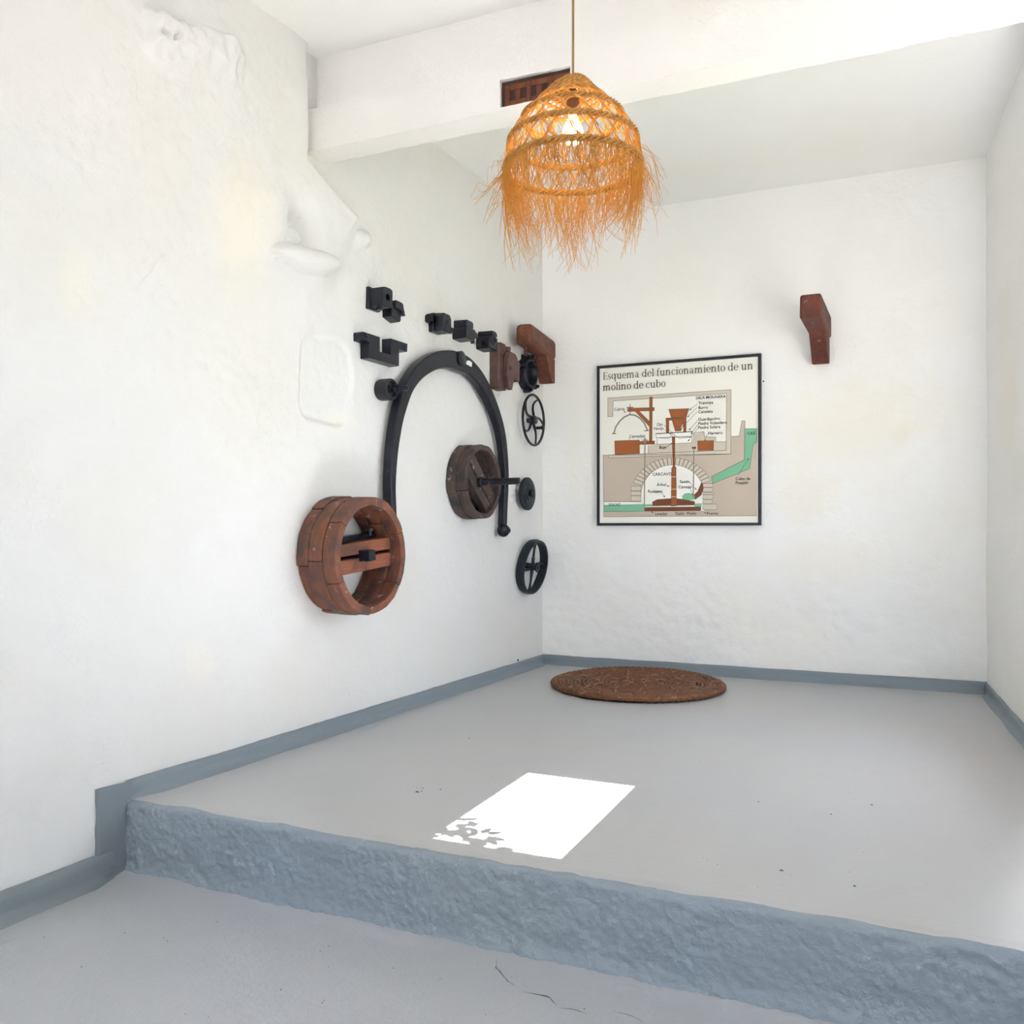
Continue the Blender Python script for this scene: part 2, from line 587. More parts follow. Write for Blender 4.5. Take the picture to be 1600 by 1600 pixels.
# ------------------------------------------------------------------ structure
def left_relief(s, z):
    h = 0.004 * nz(s, z, 3.1, 1.7) + 0.0030 * nz(s, z, 9.7, 6.0) + 0.0022 * nz(s, z, 1.2, 17.0)
    rough = sm(-1.9, -2.3, s) * sm(0.3, 0.9, z) * sm(0.26, 0.42, math.hypot(s + 2.176, z - 0.779))
    h += rough * (0.008 * nz(s, z, 5.5, 3.3) + 0.005 * nz(s, z, 2.2, 9.0) + 0.0025 * nz(s, z, 6.2, 26.0))
    # thicker masonry towards the front, ending in a slanting edge below the beam
    if z > 2.44:
        sb = -2.405
    elif z > 2.30:
        sb = -2.405 + (2.44 - z) / 0.14 * 0.36
    else:
        sb = -2.045 - (2.30 - z) * 0.55
    sb += 0.012 * nz(s * 0.2, z, 4.0, 9.0)
    w = 0.012 + 0.07 * sm(2.42, 2.1, z)
    up = sm(1.55, 2.15, z)
    h += 0.05 * up * sm(sb + w, sb - w, s)
    # ledge stone with a hollow above it
    h -= 0.10 * math.exp(-((s + 2.43) / 0.07) ** 2 - ((z - 2.16) / 0.085) ** 2)
    a, b = (s + 2.415), (z - 2.015 - 0.10 * (s + 2.415))
    e = (a / 0.21) ** 2 + (b / 0.052) ** 2
    if e < 1:
        h += 0.075 * math.sqrt(1 - e) ** 0.8
    e = ((s + 2.47) / 0.045) ** 2 + ((z - 2.10) / 0.035) ** 2
    if e < 1:
        h += 0.045 * math.sqrt(1 - e)
    e = ((s + 1.985) / 0.07) ** 2 + ((z - 2.235 - 0.2 * (s + 1.985)) / 0.045) ** 2
    if e < 1:
        h += 0.03 * math.sqrt(1 - e)
    # broken upper ledge
    a, b = s + 3.02, z - 2.60 - 0.22 * (s + 3.02)
    n1 = 0.03 * nz(s, z, 7.7, 14.0)
    if abs(a) < 0.24 and -0.13 < b < 0.09:
        k = sm(0.24, 0.15, abs(a) + 2.0 * n1) * sm(-0.13, 0.0, b + n1) * sm(0.085, 0.065, b + 0.6 * n1)
        h += 0.055 * k + k * (0.012 * nz(s, z, 8.0, 22.0) - 0.03 * sm(0.25, 0.5, nz(s, z, 1.0, 40.0)) * sm(0.0, -0.15, a))
    h -= 0.05 * math.exp(-((s + 3.09) / 0.12) ** 2 - ((b - 0.12) / 0.05) ** 2)
    # shallow patch in the render
    qx, qz = (s + 2.225) / 0.185, (z - 1.545) / 0.20
    q = (abs(qx) ** 4 + abs(qz) ** 4) ** 0.25 + 0.10 * nz(s, z, 3.3, 8.0)
    h -= 0.024 * sm(1.0, 0.90, q) * (0.35 + 0.65 * sm(0.8, -0.8, qz))
    return h


def back_relief(x, z):
    low = sm(1.1, 0.4, z)
    return 0.004 * nz(x, z, 11.1, 1.9) + (0.0026 + 0.004 * low) * nz(x, z, 4.4, 7.0) + (0.0014 + 0.003 * low) * nz(x, z, 6.4, 18.0)


s_rear = -(PL.y - Y_REAR) / TL.y
ss = frange(s_rear - 0.02, -4.0, 0.05) + frange(-4.0, 0.06, 0.009)[1:]
zs = frange(-0.42, 2.96, 0.0095)
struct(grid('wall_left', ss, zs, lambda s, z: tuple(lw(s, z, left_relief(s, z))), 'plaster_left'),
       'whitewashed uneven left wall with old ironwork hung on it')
struct(grid('wall_back', frange(-2.45, 0.72, 0.0125), zs, lambda x, z: (x, Y_BACK - back_relief(x, z), z), 'plaster_back'),
       'whitewashed back wall with the diagram panel')
ryy = frange(Y_REAR - 0.02, 2.0, 0.1) + frange(2.0, SIDE['y0'], 0.025)[1:] + [SIDE['y1']] + frange(SIDE['y1'], 5.47, 0.025)[1:]
rzz = frange(-0.42, SIDE['z0'], 0.025) + frange(SIDE['z0'], SIDE['z1'], 0.025)[1:] + frange(SIDE['z1'], 2.96, 0.025)[1:]
struct(grid('wall_right', ryy, rzz,
            lambda y, z: (xr(y) + 0.006 * nz(y, z, 2.0, 1.8) + 0.002 * nz(y, z, 5.0, 7.0), y, z), 'plaster_right',
            hole=lambda y, z: SIDE['y0'] < y < SIDE['y1'] and SIDE['z0'] < z < SIDE['z1']),
       'whitewashed right wall at the edge of the picture')
xs_ = [lw(s_rear, 0).x - 0.1, DOOR['x0'], DOOR['x1'], xr(Y_REAR) + 0.05]
struct(grid('wall_rear', xs_, [-0.47, Z_LOW - 0.02, DOOR['z1'], 2.96], lambda x, z: (x, Y_REAR, z), 'plaster_ceiling',
            hole=lambda x, z: DOOR['x0'] < x < DOOR['x1'] and Z_LOW - 0.02 < z < DOOR['z1']),
       'whitewashed wall behind the viewer with an open doorway assumed for daylight')

# ceilings: front bay (with the added roof hatch) and back bay, parted by the beam
cxs = frange(-2.75, HATCH['x0'], 0.05) + [HATCH['x1']] + frange(HATCH['x1'], 0.9, 0.05)[1:]
cys = frange(Y_REAR - 0.05, HATCH['y0'], 0.05) + [HATCH['y1']] + frange(HATCH['y1'], 3.14, 0.05)[1:]


def in_hatch(x, y, e=1e-6):
    return HATCH['x0'] - e <= x <= HATCH['x1'] + e and HATCH['y0'] - e <= y <= HATCH['y1'] + e


struct(grid('ceiling_front', cxs, cys, lambda x, y: (x, y, Z_CEIL + (0 if in_hatch(x, y) else 0.004 * nz(x, y, 0, 2.5))), 'plaster_ceiling',
            hole=in_hatch), 'white ceiling in front of the beam')
hs = MB()
for (xa, ya), (xb, yb) in (((HATCH['x0'], HATCH['y0']), (HATCH['x1'], HATCH['y0'])), ((HATCH['x1'], HATCH['y0']), (HATCH['x1'], HATCH['y1'])),
                           ((HATCH['x1'], HATCH['y1']), (HATCH['x0'], HATCH['y1'])), ((HATCH['x0'], HATCH['y1']), (HATCH['x0'], HATCH['y0']))):
    hs.add([(xa, ya, Z_CEIL), (xb, yb, Z_CEIL), (xb, yb, Z_CEIL + ROOF_T), (xa, ya, Z_CEIL + ROOF_T)], [(0, 1, 2, 3)])
struct(hs.build('trim_3', 'plaster_ceiling', smooth=False), 'white shaft of the added roof hatch, unseen, narrowing its skylight')
struct(grid('ceiling_back', frange(-2.5, 0.75, 0.05), frange(3.13, 5.47, 0.05),
            lambda x, y: (x, y, Z_CEIL + 0.004 * nz(x, y, 7, 2.5)), 'plaster_ceiling'), 'smooth pale ceiling behind the beam')

ev = MB()  # unseen eave added to block sun from the side window
ev.prism([(xr(3.0) - 0.05, 2.22), (xr(3.0) + 0.85, 2.05), (xr(3.0) + 0.85, 2.10), (xr(3.0) - 0.05, 2.28)], 2.0, 4.7, axis='y')
struct(ev.build('trim_4', 'bracket_dark', smooth=False), 'added timber eave, unseen, keeping sun out of the side window')

# beam: plaster-coated, 12 cm thick, with a pocket where the render broke off a hollow brick
BZ0, BZ1, BY0, BY1 = 2.49, 2.667, 3.045, 3.175
HX0, HX1, HZ0, HZ1 = -1.392, -1.106, 2.503, 2.607


def beam_pt(p):
    x, y, z = p
    return (x, y + 0.004 * nz(x, z, 1.0, 6.0) + 0.002 * nz(x, z, 6.0, 22.0), z + 0.005 * nz(x, y * 0.3, 2.0, 4.0) + 0.0025 * nz(x, y, 8.0, 26.0))


bm_ = MB()
bxs = sorted(set(frange(-2.40, HX0, 0.03) + frange(HX0, HX1, 0.02) + frange(HX1, 0.70, 0.03)))
bzs = sorted(set([BZ0, HZ0] + frange(HZ0, HZ1, 0.02) + frange(HZ1, BZ1, 0.02)))


def jag(x, z):
    """ragged rim of the pocket"""
    return (x, z)


def sheet(us, vs, fn, skip=None):
    nv = len(vs)
    bm_.add([beam_pt(fn(u, v)) for u in us for v in vs],
            [(i * nv + j, (i + 1) * nv + j, (i + 1) * nv + j + 1, i * nv + j + 1) for i in range(len(us) - 1) for j in range(nv - 1)
             if not (skip and skip((us[i] + us[i + 1]) / 2, (vs[j] + vs[j + 1]) / 2))])


inhole = lambda x, z: HX0 < x < HX1 and HZ0 < z < HZ1
sheet(bxs, bzs, lambda x, z: (x, BY0, z), inhole)
bys = frange(BY0, BY1, 0.02)
sheet(bxs, bys, lambda x, y: (x, y, BZ0))
sheet(bxs, bys, lambda x, y: (x, y, BZ1))
sheet(bxs, frange(BZ0, Z_CEIL + 0.02, 0.03), lambda x, z: (x, BY1, z))
sheet(bxs, frange(BZ1, Z_CEIL + 0.02, 0.03), lambda x, z: (x, BY0 + 0.07, z))
hx, hz = [x for x in bxs if HX0 - 1e-6 <= x <= HX1 + 1e-6], [z for z in bzs if HZ0 - 1e-6 <= z <= HZ1 + 1e-6]
hy = frange(BY0, BY0 + 0.08, 0.02)
for zc in (HZ0, HZ1):
    sheet(hx, hy, lambda x, y: (x, y, zc))
for xc in (HX0, HX1):
    sheet(hz, hy, lambda z, y: (xc, y, z))
sheet(hx, hz, lambda x, z: (x, BY0 + 0.08, z))
beam = struct(bm_.build('trim_1', 'plaster_beam'), 'plastered white ceiling beam with an exposed hollow brick')

# the hollow brick in the pocket: body with three open cells
br = MB()
bx0, bx1, bz0, bz1, bf = HX0 + 0.016, HX1 + 0.03, HZ0 + 0.004, HZ1 - 0.018, BY0 + 0.010
cells = [(bx0 + 0.020 + i * 0.088, bx0 + 0.090 + i * 0.088) for i in range(3)]
cz0, cz1 = bz0 + 0.022, bz1 - 0.022
xl = sorted([bx0, bx1] + [c for ab in cells for c in ab])
for i in range(len(xl) - 1):
    a, b = xl[i], xl[i + 1]
    if any(abs(a - c[0]) < 1e-6 for c in cells):
        br.box((a, bf, bz0), (b, bf + 0.06, cz0)).box((a, bf, cz1), (b, bf + 0.06, bz1)).box((a, bf + 0.010, cz0), (b, bf + 0.06, cz1))
        w = b - a
        br.box((a + w * 0.30, bf + 0.002, cz0), (a + w * 0.62, bf + 0.02, cz1))
    else:
        br.box((a, bf, bz0), (b, bf + 0.06, bz1))
brick = br.build('brick', ['clay'], beam, bevel=0.002)
brick['label'] = 'exposed reddish hollow clay brick in the beam'
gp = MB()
gp.box((HX0 + 0.002, BY0 + 0.016, HZ0 + 0.002), (HX1 + 0.05, BY0 + 0.078, HZ1 - 0.002))  # solid dark box stands in for the shade in the open gap
gap = gp.build('gap_shade', ['gap_shade_tone'], beam)
gap['label'] = 'dark box painted as the shade in the gap around the hollow brick'


# floors
def top_z(x, y):
    return 0.0025 * nz(x, y, 1.0, 1.6) + 0.0008 * nz(x, y, 5.0, 9.0)


path = [(y, 0.0, 0) for y in frange(5.46, 2.25, 0.025)] + [(y, 0.0, 0) for y in frange(2.24, Y_STEP + 0.022, 0.008)]
path += [(Y_STEP + 0.022 - 0.022 * math.sin(a), -0.022 + 0.022 * math.cos(a), 1) for a in (0.25, 0.6, 0.95, 1.3, PI / 2)]
path += [(Y_STEP, z, 1) for z in frange(-0.03, Z_LOW - 0.02, 0.0065)]
fx = frange(-2.62, 0.82, 0.0065)


def plat(x, k):
    k = int(k)
    y, z, face = path[k]
    if face:
        r = 0.010 * nz(x, z, 4.0, 5.0) + 0.006 * nz(x, z, 8.0, 16.0) + 0.0045 * nz(x, z, 3.0, 38.0) + 0.0045 * nz(x, z, 5.0, 85.0)
        if z < -0.18:
            r -= 0.012 * sm(-0.18, -0.25, z)
        y += r
        z += 0.004 * nz(x, z, 2.0, 12.0) * sm(Z_LOW, -0.1, z)
    else:
        z += top_z(x, y) - 0.006 * sm(2.19, Y_STEP + 0.02, y) * (0.5 + nz(x, y, 1.0, 10.0))
        y += 0.008 * nz(x, 0.0, 4.0, 5.0) * sm(2.25, 2.16, y)
    return (x, y, z)


struct(grid('floor_platform', fx, list(range(len(path))), plat, ['floor_top', 'step_face'],
            matfn=lambda x, k: 1 if path[int(k + 0.5)][2] else 0), 'raised platform floor in pale grey paint with a rough blue-grey step face')
low = struct(grid('floor_lower', frange(-2.9, 1.0, 0.02), frange(Y_REAR - 0.02, Y_STEP + 0.10, 0.02),
                  lambda x, y: (x, y, Z_LOW + 0.009 * nz(x, y, 3, 1.1) + 0.004 * nz(x, y, 9, 4.0) + 0.0015 * nz(x, y, 1, 12.0) + 0.014 * sm(2.06, 2.15, y)),
                  'floor_low'), 'uneven pale grey lower floor in front of the step')


def low_z(x, y):
    return Z_LOW + 0.009 * nz(x, y, 3, 1.1) + 0.004 * nz(x, y, 9, 4.0) + 0.0015 * nz(x, y, 1, 12.0) + 0.014 * sm(2.06, 2.15, y)


struct(grid('ground_outside', [-14, -6, 0, 1.0, 4, 14], [-14, -6, 0, 6, 14], lambda x, y: (x, y, -0.46), ['earth', 'turf'],
            matfn=lambda x, y: 1 if x > 1.0 and y > 0 else 0), 'pale paving behind the doorway and turf added outside the side window to dim its bounced light')


def skirting(name, a, b, h, label, base_fn, normal, seed, th=0.012):
    """painted skirting band between two floor points with a slightly swollen foot"""
    a, b = Vector(a), Vector(b)
    L = (b - a).length
    prof = [(0.0, h), (th * 0.9, h - 0.003), (th, h * 0.7), (th * 1.15, h * 0.4), (th * 1.7, h * 0.18), (th * 3.0, 0.004), (th * 3.6, -0.012)]

    def fn(u, k):
        d, z = prof[int(k)]
        p = a.lerp(b, u / L)
        if k >= 4:
            d *= 0.35 + 0.65 * sm(0, 0.15, u) * sm(L, L - 0.1, u)
        wob = nz(p.x + seed, p.y, k * 0.3, 7.0)
        d += 0.003 * wob + (0.010 * nz(p.x, p.y + seed, k, 3.0) if k >= 4 else 0)
        z += (0.003 * nz(p.x + seed, p.y, 0, 4.0) + 0.001 * nz(p.x, p.y, seed, 25.0)) if k < 3 else 0.003 * wob
        return tuple(p + normal * max(d, 0.0 if k == 0 else 0.004) + Vector((0, 0, z)))
    o = grid(name, frange(0, L, 0.012), list(range(len(prof))), fn, 'skirting')
    return struct(o, label)


skirting('baseboard_back', (-2.16, Y_BACK - 0.004, 0), (0.45, Y_BACK - 0.004, 0), 0.064, 'blue-grey painted skirting along the back wall', None, Vector((0, -1, 0)), 1.0)
skirting('baseboard_left', lw(-3.275, 0, 0.003), lw(-0.0, 0, 0.003), 0.062, 'blue-grey painted skirting of the platform along the left wall', None, NL, 5.0, 0.016)
NR = Vector((-1, -0.05, 0)).normalized()
skirting('baseboard_right', (xr(5.40), 5.40, 0), (xr(2.2), 2.2, 0), 0.062, 'blue-grey painted skirting along the right wall', None, NR, 9.0)
skirting('baseboard_left_lower', lw(-6.9, Z_LOW, 0.003), lw(-3.325, Z_LOW, 0.003), 0.094, 'blue-grey painted skirting of the lower floor at the left', None, NL, 12.0, 0.014)
vb = MB()
vz = frange(Z_LOW - 0.01, 0.0625, 0.015)

vs_, fs_ = [], []
for i, z in enumerate(vz):
    e0 = -3.382 + 0.003 * nz(z, 0, 1, 18.0)
    for (s, d) in ((e0, -0.006), (e0 + 0.001, 0.013), (-3.34, 0.015), (-3.30, 0.018), (-3.26, 0.020)):
        vs_.append(tuple(lw(s, z, d + 0.002 * nz(s, z, 3, 20.0))))
for i in range(len(vz) - 1):
    for j in range(4):
        fs_.append((i * 5 + j, i * 5 + j + 1, i * 5 + 6 + j, i * 5 + 5 + j))
fs_.append(tuple((len(vz) - 1) * 5 + j for j in range(5)))
vb.add(vs_, fs_)
struct(vb.build('trim_2', 'skirting'), 'upright blue-grey painted band where the step meets the left wall')

# cracks and crumbs of the lower floor
def crack(pts, w):
    m = MB()
    pp = []
    for i in range(len(pts) - 1):
        for k in range(6):
            t = k / 6
            x, y = pts[i][0] + (pts[i + 1][0] - pts[i][0]) * t, pts[i][1] + (pts[i + 1][1] - pts[i][1]) * t
            pp.append((x + 0.006 * nz(x, y, 2, 30), y + 0.006 * nz(x, y, 9, 30)))
    vs, fs = [], []
    for i, (x, y) in enumerate(pp):
        ww = w * (0.35 + abs(nz(x, y, 5, 40))) * math.sin(PI * (i + 0.6) / len(pp))
        z = low_z(x, y) + 0.0012
        vs += [(x, y - ww, z), (x, y + ww, z)]
    for i in range(len(pp) - 1):
        fs.append((2 * i, 2 * i + 1, 2 * i + 3, 2 * i + 2))
    m.add(vs, fs)
    o = m.build('crack', 'crack', low)
    o['label'] = 'thin dark crack in the lower floor'


crack([(-0.97, 2.10), (-0.955, 2.06), (-0.905, 2.02), (-0.867, 1.99)], 0.0035)
crack([(-0.845, 1.985), (-0.80, 1.985), (-0.77, 1.982), (-0.742, 1.949)], 0.004)
crack([(-0.74, 1.95), (-0.70, 1.955), (-0.66, 1.945)], 0.002)
crack([(-0.62, 1.985), (-0.56, 1.98), (-0.53, 1.965)], 0.002)
sp = MB()
spots = [(-1.499, 2.602, 0.008), (-1.49, 2.615, 0.004), (-1.504, 2.65, 0.004), (-1.44, 2.66, 0.004), (-1.678, 3.356, 0.005), (-0.194, 2.929, 0.004), (-0.079, 3.084, 0.005), (-0.42, 2.963, 0.004), (-0.28, 2.39, 0.006), (-0.1, 2.36, 0.005)]
for k in range(170):
    x, y = random.uniform(-2.2, 0.4), random.uniform(2.2, 5.2)
    spots.append((x, y, random.uniform(0.0008, 0.0022)))
for x, y, r in spots:
    n = 6
    z = top_z(x, y)
    e = random.uniform(0.4, 0.9)
    a0 = random.uniform(0, PI)
    ring = [(x + r * math.cos(2 * PI * k / n + a0) * (0.7 + 0.5 * random.random()), y + r * e * math.sin(2 * PI * k / n + a0), z) for k in range(n)]
    sp.add(ring + [(x, y, z + r * 0.6)], [(k, (k + 1) % n, n) for k in range(n)])
for k in range(60):
    x, y, r = random.uniform(-2.2, 0.2), random.uniform(1.5, 2.08), random.uniform(0.001, 0.0028)
    z = low_z(x, y)
    n = 6
    sp.add([(x + r * math.cos(2 * PI * k / n), y + 0.7 * r * math.sin(2 * PI * k / n), z) for k in range(n)] + [(x, y, z + r * 0.6)], [(k, (k + 1) % n, n) for k in range(n)])
so = sp.build('crumbs', 'crack')
so['kind'] = 'stuff'
tag(so, 'tiny dark crumbs scattered over the painted floor', 'debris')

# ------------------------------------------------------------------ leafy branch lying over the hatch corner
lb = thing('leafy_branch', 'leafy branch lying on the roof over a corner of the hatch', 'plant', (-1.263 + HOX * (1 + ROOF_T / Z_CEIL), HATCH['y0'], Z_CEIL + ROOF_T + 0.01))
b = MB()
b.tube([(-0.7, -0.35, 0.012), (-0.35, -0.12, 0.014), (-0.1, -0.02, 0.02), (0.05, 0.04, 0.022), (0.16, 0.05, 0.02)], [0.008, 0.006, 0.004, 0.003, 0.0015], 6)
b.build('stem', 'leaf', lb)
lf = MB()
lf.add([(0, 0, 0), (0.02, 0.016, 0.003), (0.045, 0.012, 0.002), (0.062, 0, 0), (0.045, -0.012, -0.001), (0.02, -0.016, 0.003), (0.03, 0, -0.004)],
       [(0, 1, 6), (1, 2, 6), (2, 3, 6), (3, 4, 6), (4, 5, 6), (5, 0, 6)])
l0 = lf.build('leaf', 'leaf', lb)
spots = []
while len(spots) < 34:
    x, y = random.uniform(0.0, 0.30), random.uniform(-0.02, 0.22)
    if x / 0.30 + (y + 0.02) / 0.24 < 1.0:
        spots.append((x, y, random.uniform(0, 360)))
for i, (x, y, a) in enumerate(spots):
    o = l0 if i == 0 else l0.copy()
    if i:
        COL.objects.link(o)
    o.parent = lb
    o.location = (x, y, 0.015 + 0.002 * i)
    o.rotation_euler = (random.uniform(-0.3, 0.3), random.uniform(-0.3, 0.3), math.radians(a))
    o.scale = (1.05,) * 3

#OBJECTS#
# ================================================================== drum wheel, red wood
def ring_segment(r0, r1, a0, a1, x0, x1, n=7, wob=0.0):
    """a curved felloe block, axis x"""
    m = MB()
    vs, fs = [], []
    for i in range(n + 1):
        a = a0 + (a1 - a0) * i / n
        for x, r in ((x0, r0), (x1, r0), (x1, r1), (x0, r1)):
            q = wob * nz(a * 3, x * 9, r, 2.0)
            vs.append((x, (r + q) * math.cos(a), (r + q) * math.sin(a)))
    for i in range(n):
        for k in range(4):
            fs.append((4 * i + k, 4 * i + (k + 1) % 4, 4 * i + 4 + (k + 1) % 4, 4 * i + 4 + k))
    fs += [(3, 2, 1, 0), tuple(4 * n + k for k in range(4))]
    return m.add(vs, fs)


t = wall_thing('wooden_drum_wheel', 'large red-brown wooden drum wheel, lowest on the left wall', 'wheel', -2.176, 0.779)
layers = [(0.004, 0.066, 6, 0.15, 0.006), (0.068, 0.137, 5, 0.70, 0.003), (0.139, 0.206, 6, 0.45, 0.0)]
for li, (x0, x1, n, ph, dr) in enumerate(layers):
    for k in range(n):
        a0, a1 = ph + 2 * PI * k / n, ph + 2 * PI * (k + 1) / n - 0.010
        ro = 0.253 + dr + random.uniform(-0.003, 0.004)
        if li == 0 and k in (3,):
            ro -= 0.014
        ring_segment(0.217 + random.uniform(-0.002, 0.002), ro, a0, a1, x0, x1, 8, 0.004).build('rim_segment', 'red_wood', t, bevel=0.003)
rot = Matrix.Rotation(math.radians(4.5), 4, 'X')
for z0, z1 in ((0.008, 0.062), (-0.068, -0.006)):
    MB().box((0.075, -0.219, z0), (0.150, 0.219, z1), mat=rot).build('spoke_plank', 'plank_wood', t, bevel=0.004, jitter=0.002)
strap = MB().box((0.03, -0.219, 0.030), (0.074, 0.219, 0.085), mat=rot).build('rear_strap', 'iron', t, bevel=0.003)
ax = MB()
ax.box((0.02, -0.022, -0.022), (0.205, 0.026, 0.026), mat=Matrix.Rotation(0.1, 4, 'X'))
ax.build('axle', 'iron', t, bevel=0.003)
for y, z, hgt in ((-0.115, 0.085, 1), (-0.125, -0.072, -1), (0.11, 0.095, 1)):
    m = MB()
    m.lathe([(0, 0.008), (0.022 * hgt, 0.008), (0.022 * hgt, 0.017), (0.032 * hgt, 0.017)], 10, axis='z')
    o = m.build('bolt', 'iron', strap)
    o.location = (0.11, y, z - 0.008 * hgt)

# ================================================================== brown wheel with shaft
t = wall_thing('mill_wheel', 'weathered brown wooden wheel with a diagonal board and black iron shaft', 'wheel', -1.027, 1.155)
for li, (x0, x1, n, ph) in enumerate(((0.004, 0.062, 4, 0.35), (0.064, 0.120, 5, 0.9))):
    for k in range(n):
        a0, a1 = ph + 2 * PI * k / n, ph + 2 * PI * (k + 1) / n - 0.012
        ro = 0.203 + random.uniform(-0.005, 0.006)
        if li == 0 and k == 1:
            ro += 0.013
        ring_segment(0.176, ro, a0, a1, x0, x1, 10, 0.006).build('rim_segment', 'brown_wood', t, bevel=0.003)
rot = Matrix.Rotation(math.radians(-42), 4, 'X')
MB().box((0.045, -0.178, 0.000), (0.098, 0.178, 0.064), mat=rot).build('diagonal_board', 'brown_wood', t, bevel=0.003, jitter=0.003)
MB().box((0.045, -0.180, -0.066), (0.092, 0.180, -0.004), mat=rot).build('diagonal_board', 'brown_wood', t, bevel=0.003, jitter=0.003)
m = MB()
m.lathe([(0.02, 0.030), (0.112, 0.030), (0.116, 0.021), (0.20, 0.019), (0.27, 0.0195), (0.338, 0.019), (0.340, 0.0)], 14)
m.build('shaft', 'iron_speckled', t, jitter=0.003)

# ================================================================== iron lifting arch
t = wall_thing('iron_arch', 'tall black wrought-iron lifting arch on the left wall', 'lifting arch', -1.225, 0.886)
S0, Z0 = -1.225, 0.886
c_pts = [(-1.80, 0.84), (-1.812, 0.93), (-1.820, 1.02), (-1.824, 1.10), (-1.818, 1.19), (-1.803, 1.29), (-1.772, 1.41), (-1.735, 1.50), (-1.688, 1.585), (-1.630, 1.648), (-1.56, 1.70), (-1.46, 1.75), (-1.38, 1.776), (-1.30, 1.791), (-1.24, 1.797)]
d_pts = [(-1.24, 1.797), (-1.17, 1.797), (-1.09, 1.790), (-1.02, 1.768), (-0.95, 1.737), (-0.885, 1.692), (-0.82, 1.637), (-0.756, 1.565), (-0.706, 1.49), (-0.672, 1.41), (-0.652, 1.32), (-0.640, 1.22), (-0.645, 1.12), (-0.652, 1.03), (-0.657, 0.95), (-0.659, 0.91)]
wl_ = [0.020, 0.021, 0.022, 0.023, 0.024, 0.026, 0.029, 0.032, 0.035, 0.038, 0.041, 0.043, 0.045, 0.047, 0.050]
wr_ = [0.050, 0.050, 0.048, 0.046, 0.044, 0.042, 0.038, 0.035, 0.032, 0.029, 0.027, 0.025, 0.024, 0.022, 0.021, 0.020]


def densify(p, w, n=4):
    P, W = [], []
    for i in range(len(p) - 1):
        a, b_, c_, d_ = Vector(p[max(i - 1, 0)]), Vector(p[i]), Vector(p[i + 1]), Vector(p[min(i + 2, len(p) - 1)])
        for k in range(n):
            u = k / n
            q = 0.5 * ((2 * b_) + (c_ - a) * u + (2 * a - 5 * b_ + 4 * c_ - d_) * u * u + (3 * b_ - a - 3 * c_ + d_) * u ** 3)
            P.append((q.x, q.y))
            W.append(w[i] + (w[i + 1] - w[i]) * u)
    return P + [p[-1]], W + [w[-1]]


for nm, pp, ww, d0, d1 in (('arm', c_pts, wl_, 0.020, 0.072), ('arm', d_pts, wr_, 0.020, 0.066)):
    P, W = densify(pp, ww)
    MB().bar([(a - S0, b_ - Z0) for a, b_ in P], W, d0, d1).build(nm, 'iron', t, bevel=0.007)
m = MB()
m.lathe([(0.012, 0.040), (0.074, 0.040), (0.080, 0.030), (0.080, 0.0)], 20)
o = m.build('pivot_pin', 'iron', t)
o.location = (0, -1.185 - S0, 1.815 - Z0)
m = MB()
m.prism([(-0.03, -0.012), (0.032, -0.018), (0.036, 0.006), (0.01, 0.012), (-0.02, 0.008)], 0.0, 0.003)
o = m.build('paint_chip', 'chip_white', t)
o.location = (0.0665, -1.105 - S0, 1.806 - Z0)
o['label'] = 'white chipped spot near the top of the arch'
for sx, zz in ((-0.660, 0.886), (-1.795, 0.835)):
    m = MB()
    m.ball((0, 0, 0), 0.042, 20, 12, sc=(0.9, 1, 0.95))
    m.lathe([(-0.034, 0.016), (0.041, 0.016), (0.042, 0.010), (0.036, 0.0)], 12)
    o = m.build('end_knob', 'iron', t)
    o.location = (0.050, sx - S0, zz - Z0)

# ================================================================== small ironwork
def bolt_head(m, d, y, z, r=0.010, L=0.012):
    m.lathe([(d, r), (d + L, r), (d + L + 0.003, r * 0.6), (d + L + 0.003, 0)], 6, mat=Matrix.Translation((0, y, z)))


# square bearing box with flange and a round bore
t = wall_thing('bearing_box', 'black square iron bearing box with a round bore, highest at the left', 'bearing', -1.90, 1.975)
m = MB()
hp = []
for k in range(16):
    a = 2 * PI * k / 16
    hp.append((0.017 * math.cos(a), 0.017 * math.sin(a)))
W2, H2 = 0.040, 0.046
# body with real bore: side boxes around, front plate ring
outer = []
for k in range(16):
    a = 2 * PI * k / 16
    cx, cz = math.cos(a), math.sin(a)
    q = min(W2 / max(abs(cx), 1e-6), H2 / max(abs(cz), 1e-6))
    outer.append((q * cx, q * cz))
vs = [(0.012, *p) for p in outer] + [(0.092, *p) for p in outer] + [(0.092, *p) for p in hp] + [(0.045, *p) for p in hp]
fs = [(k, (k + 1) % 16, 16 + (k + 1) % 16, 16 + k) for k in range(16)]
fs += [(16 + k, 16 + (k + 1) % 16, 32 + (k + 1) % 16, 32 + k) for k in range(16)]
fs += [(32 + k, 32 + (k + 1) % 16, 48 + (k + 1) % 16, 48 + k) for k in range(16)]
fs += [tuple(range(48, 64)), tuple(range(16))[::-1]]
m.add(vs, fs)
m.build('housing', 'iron', t, bevel=0.002, jitter=0.002)
MB().box((-0.004, -0.047, -0.053), (0.018, 0.045, 0.050)).build('flange', 'iron', t, bevel=0.004)
m = MB()
m.lathe([(-0.058, 0.014), (-0.045, 0.014), (-0.040, 0.010)], 8, axis='z')
o = m.build('grease_plug', 'iron', t)
o.location = (0.05, -0.01, 0)

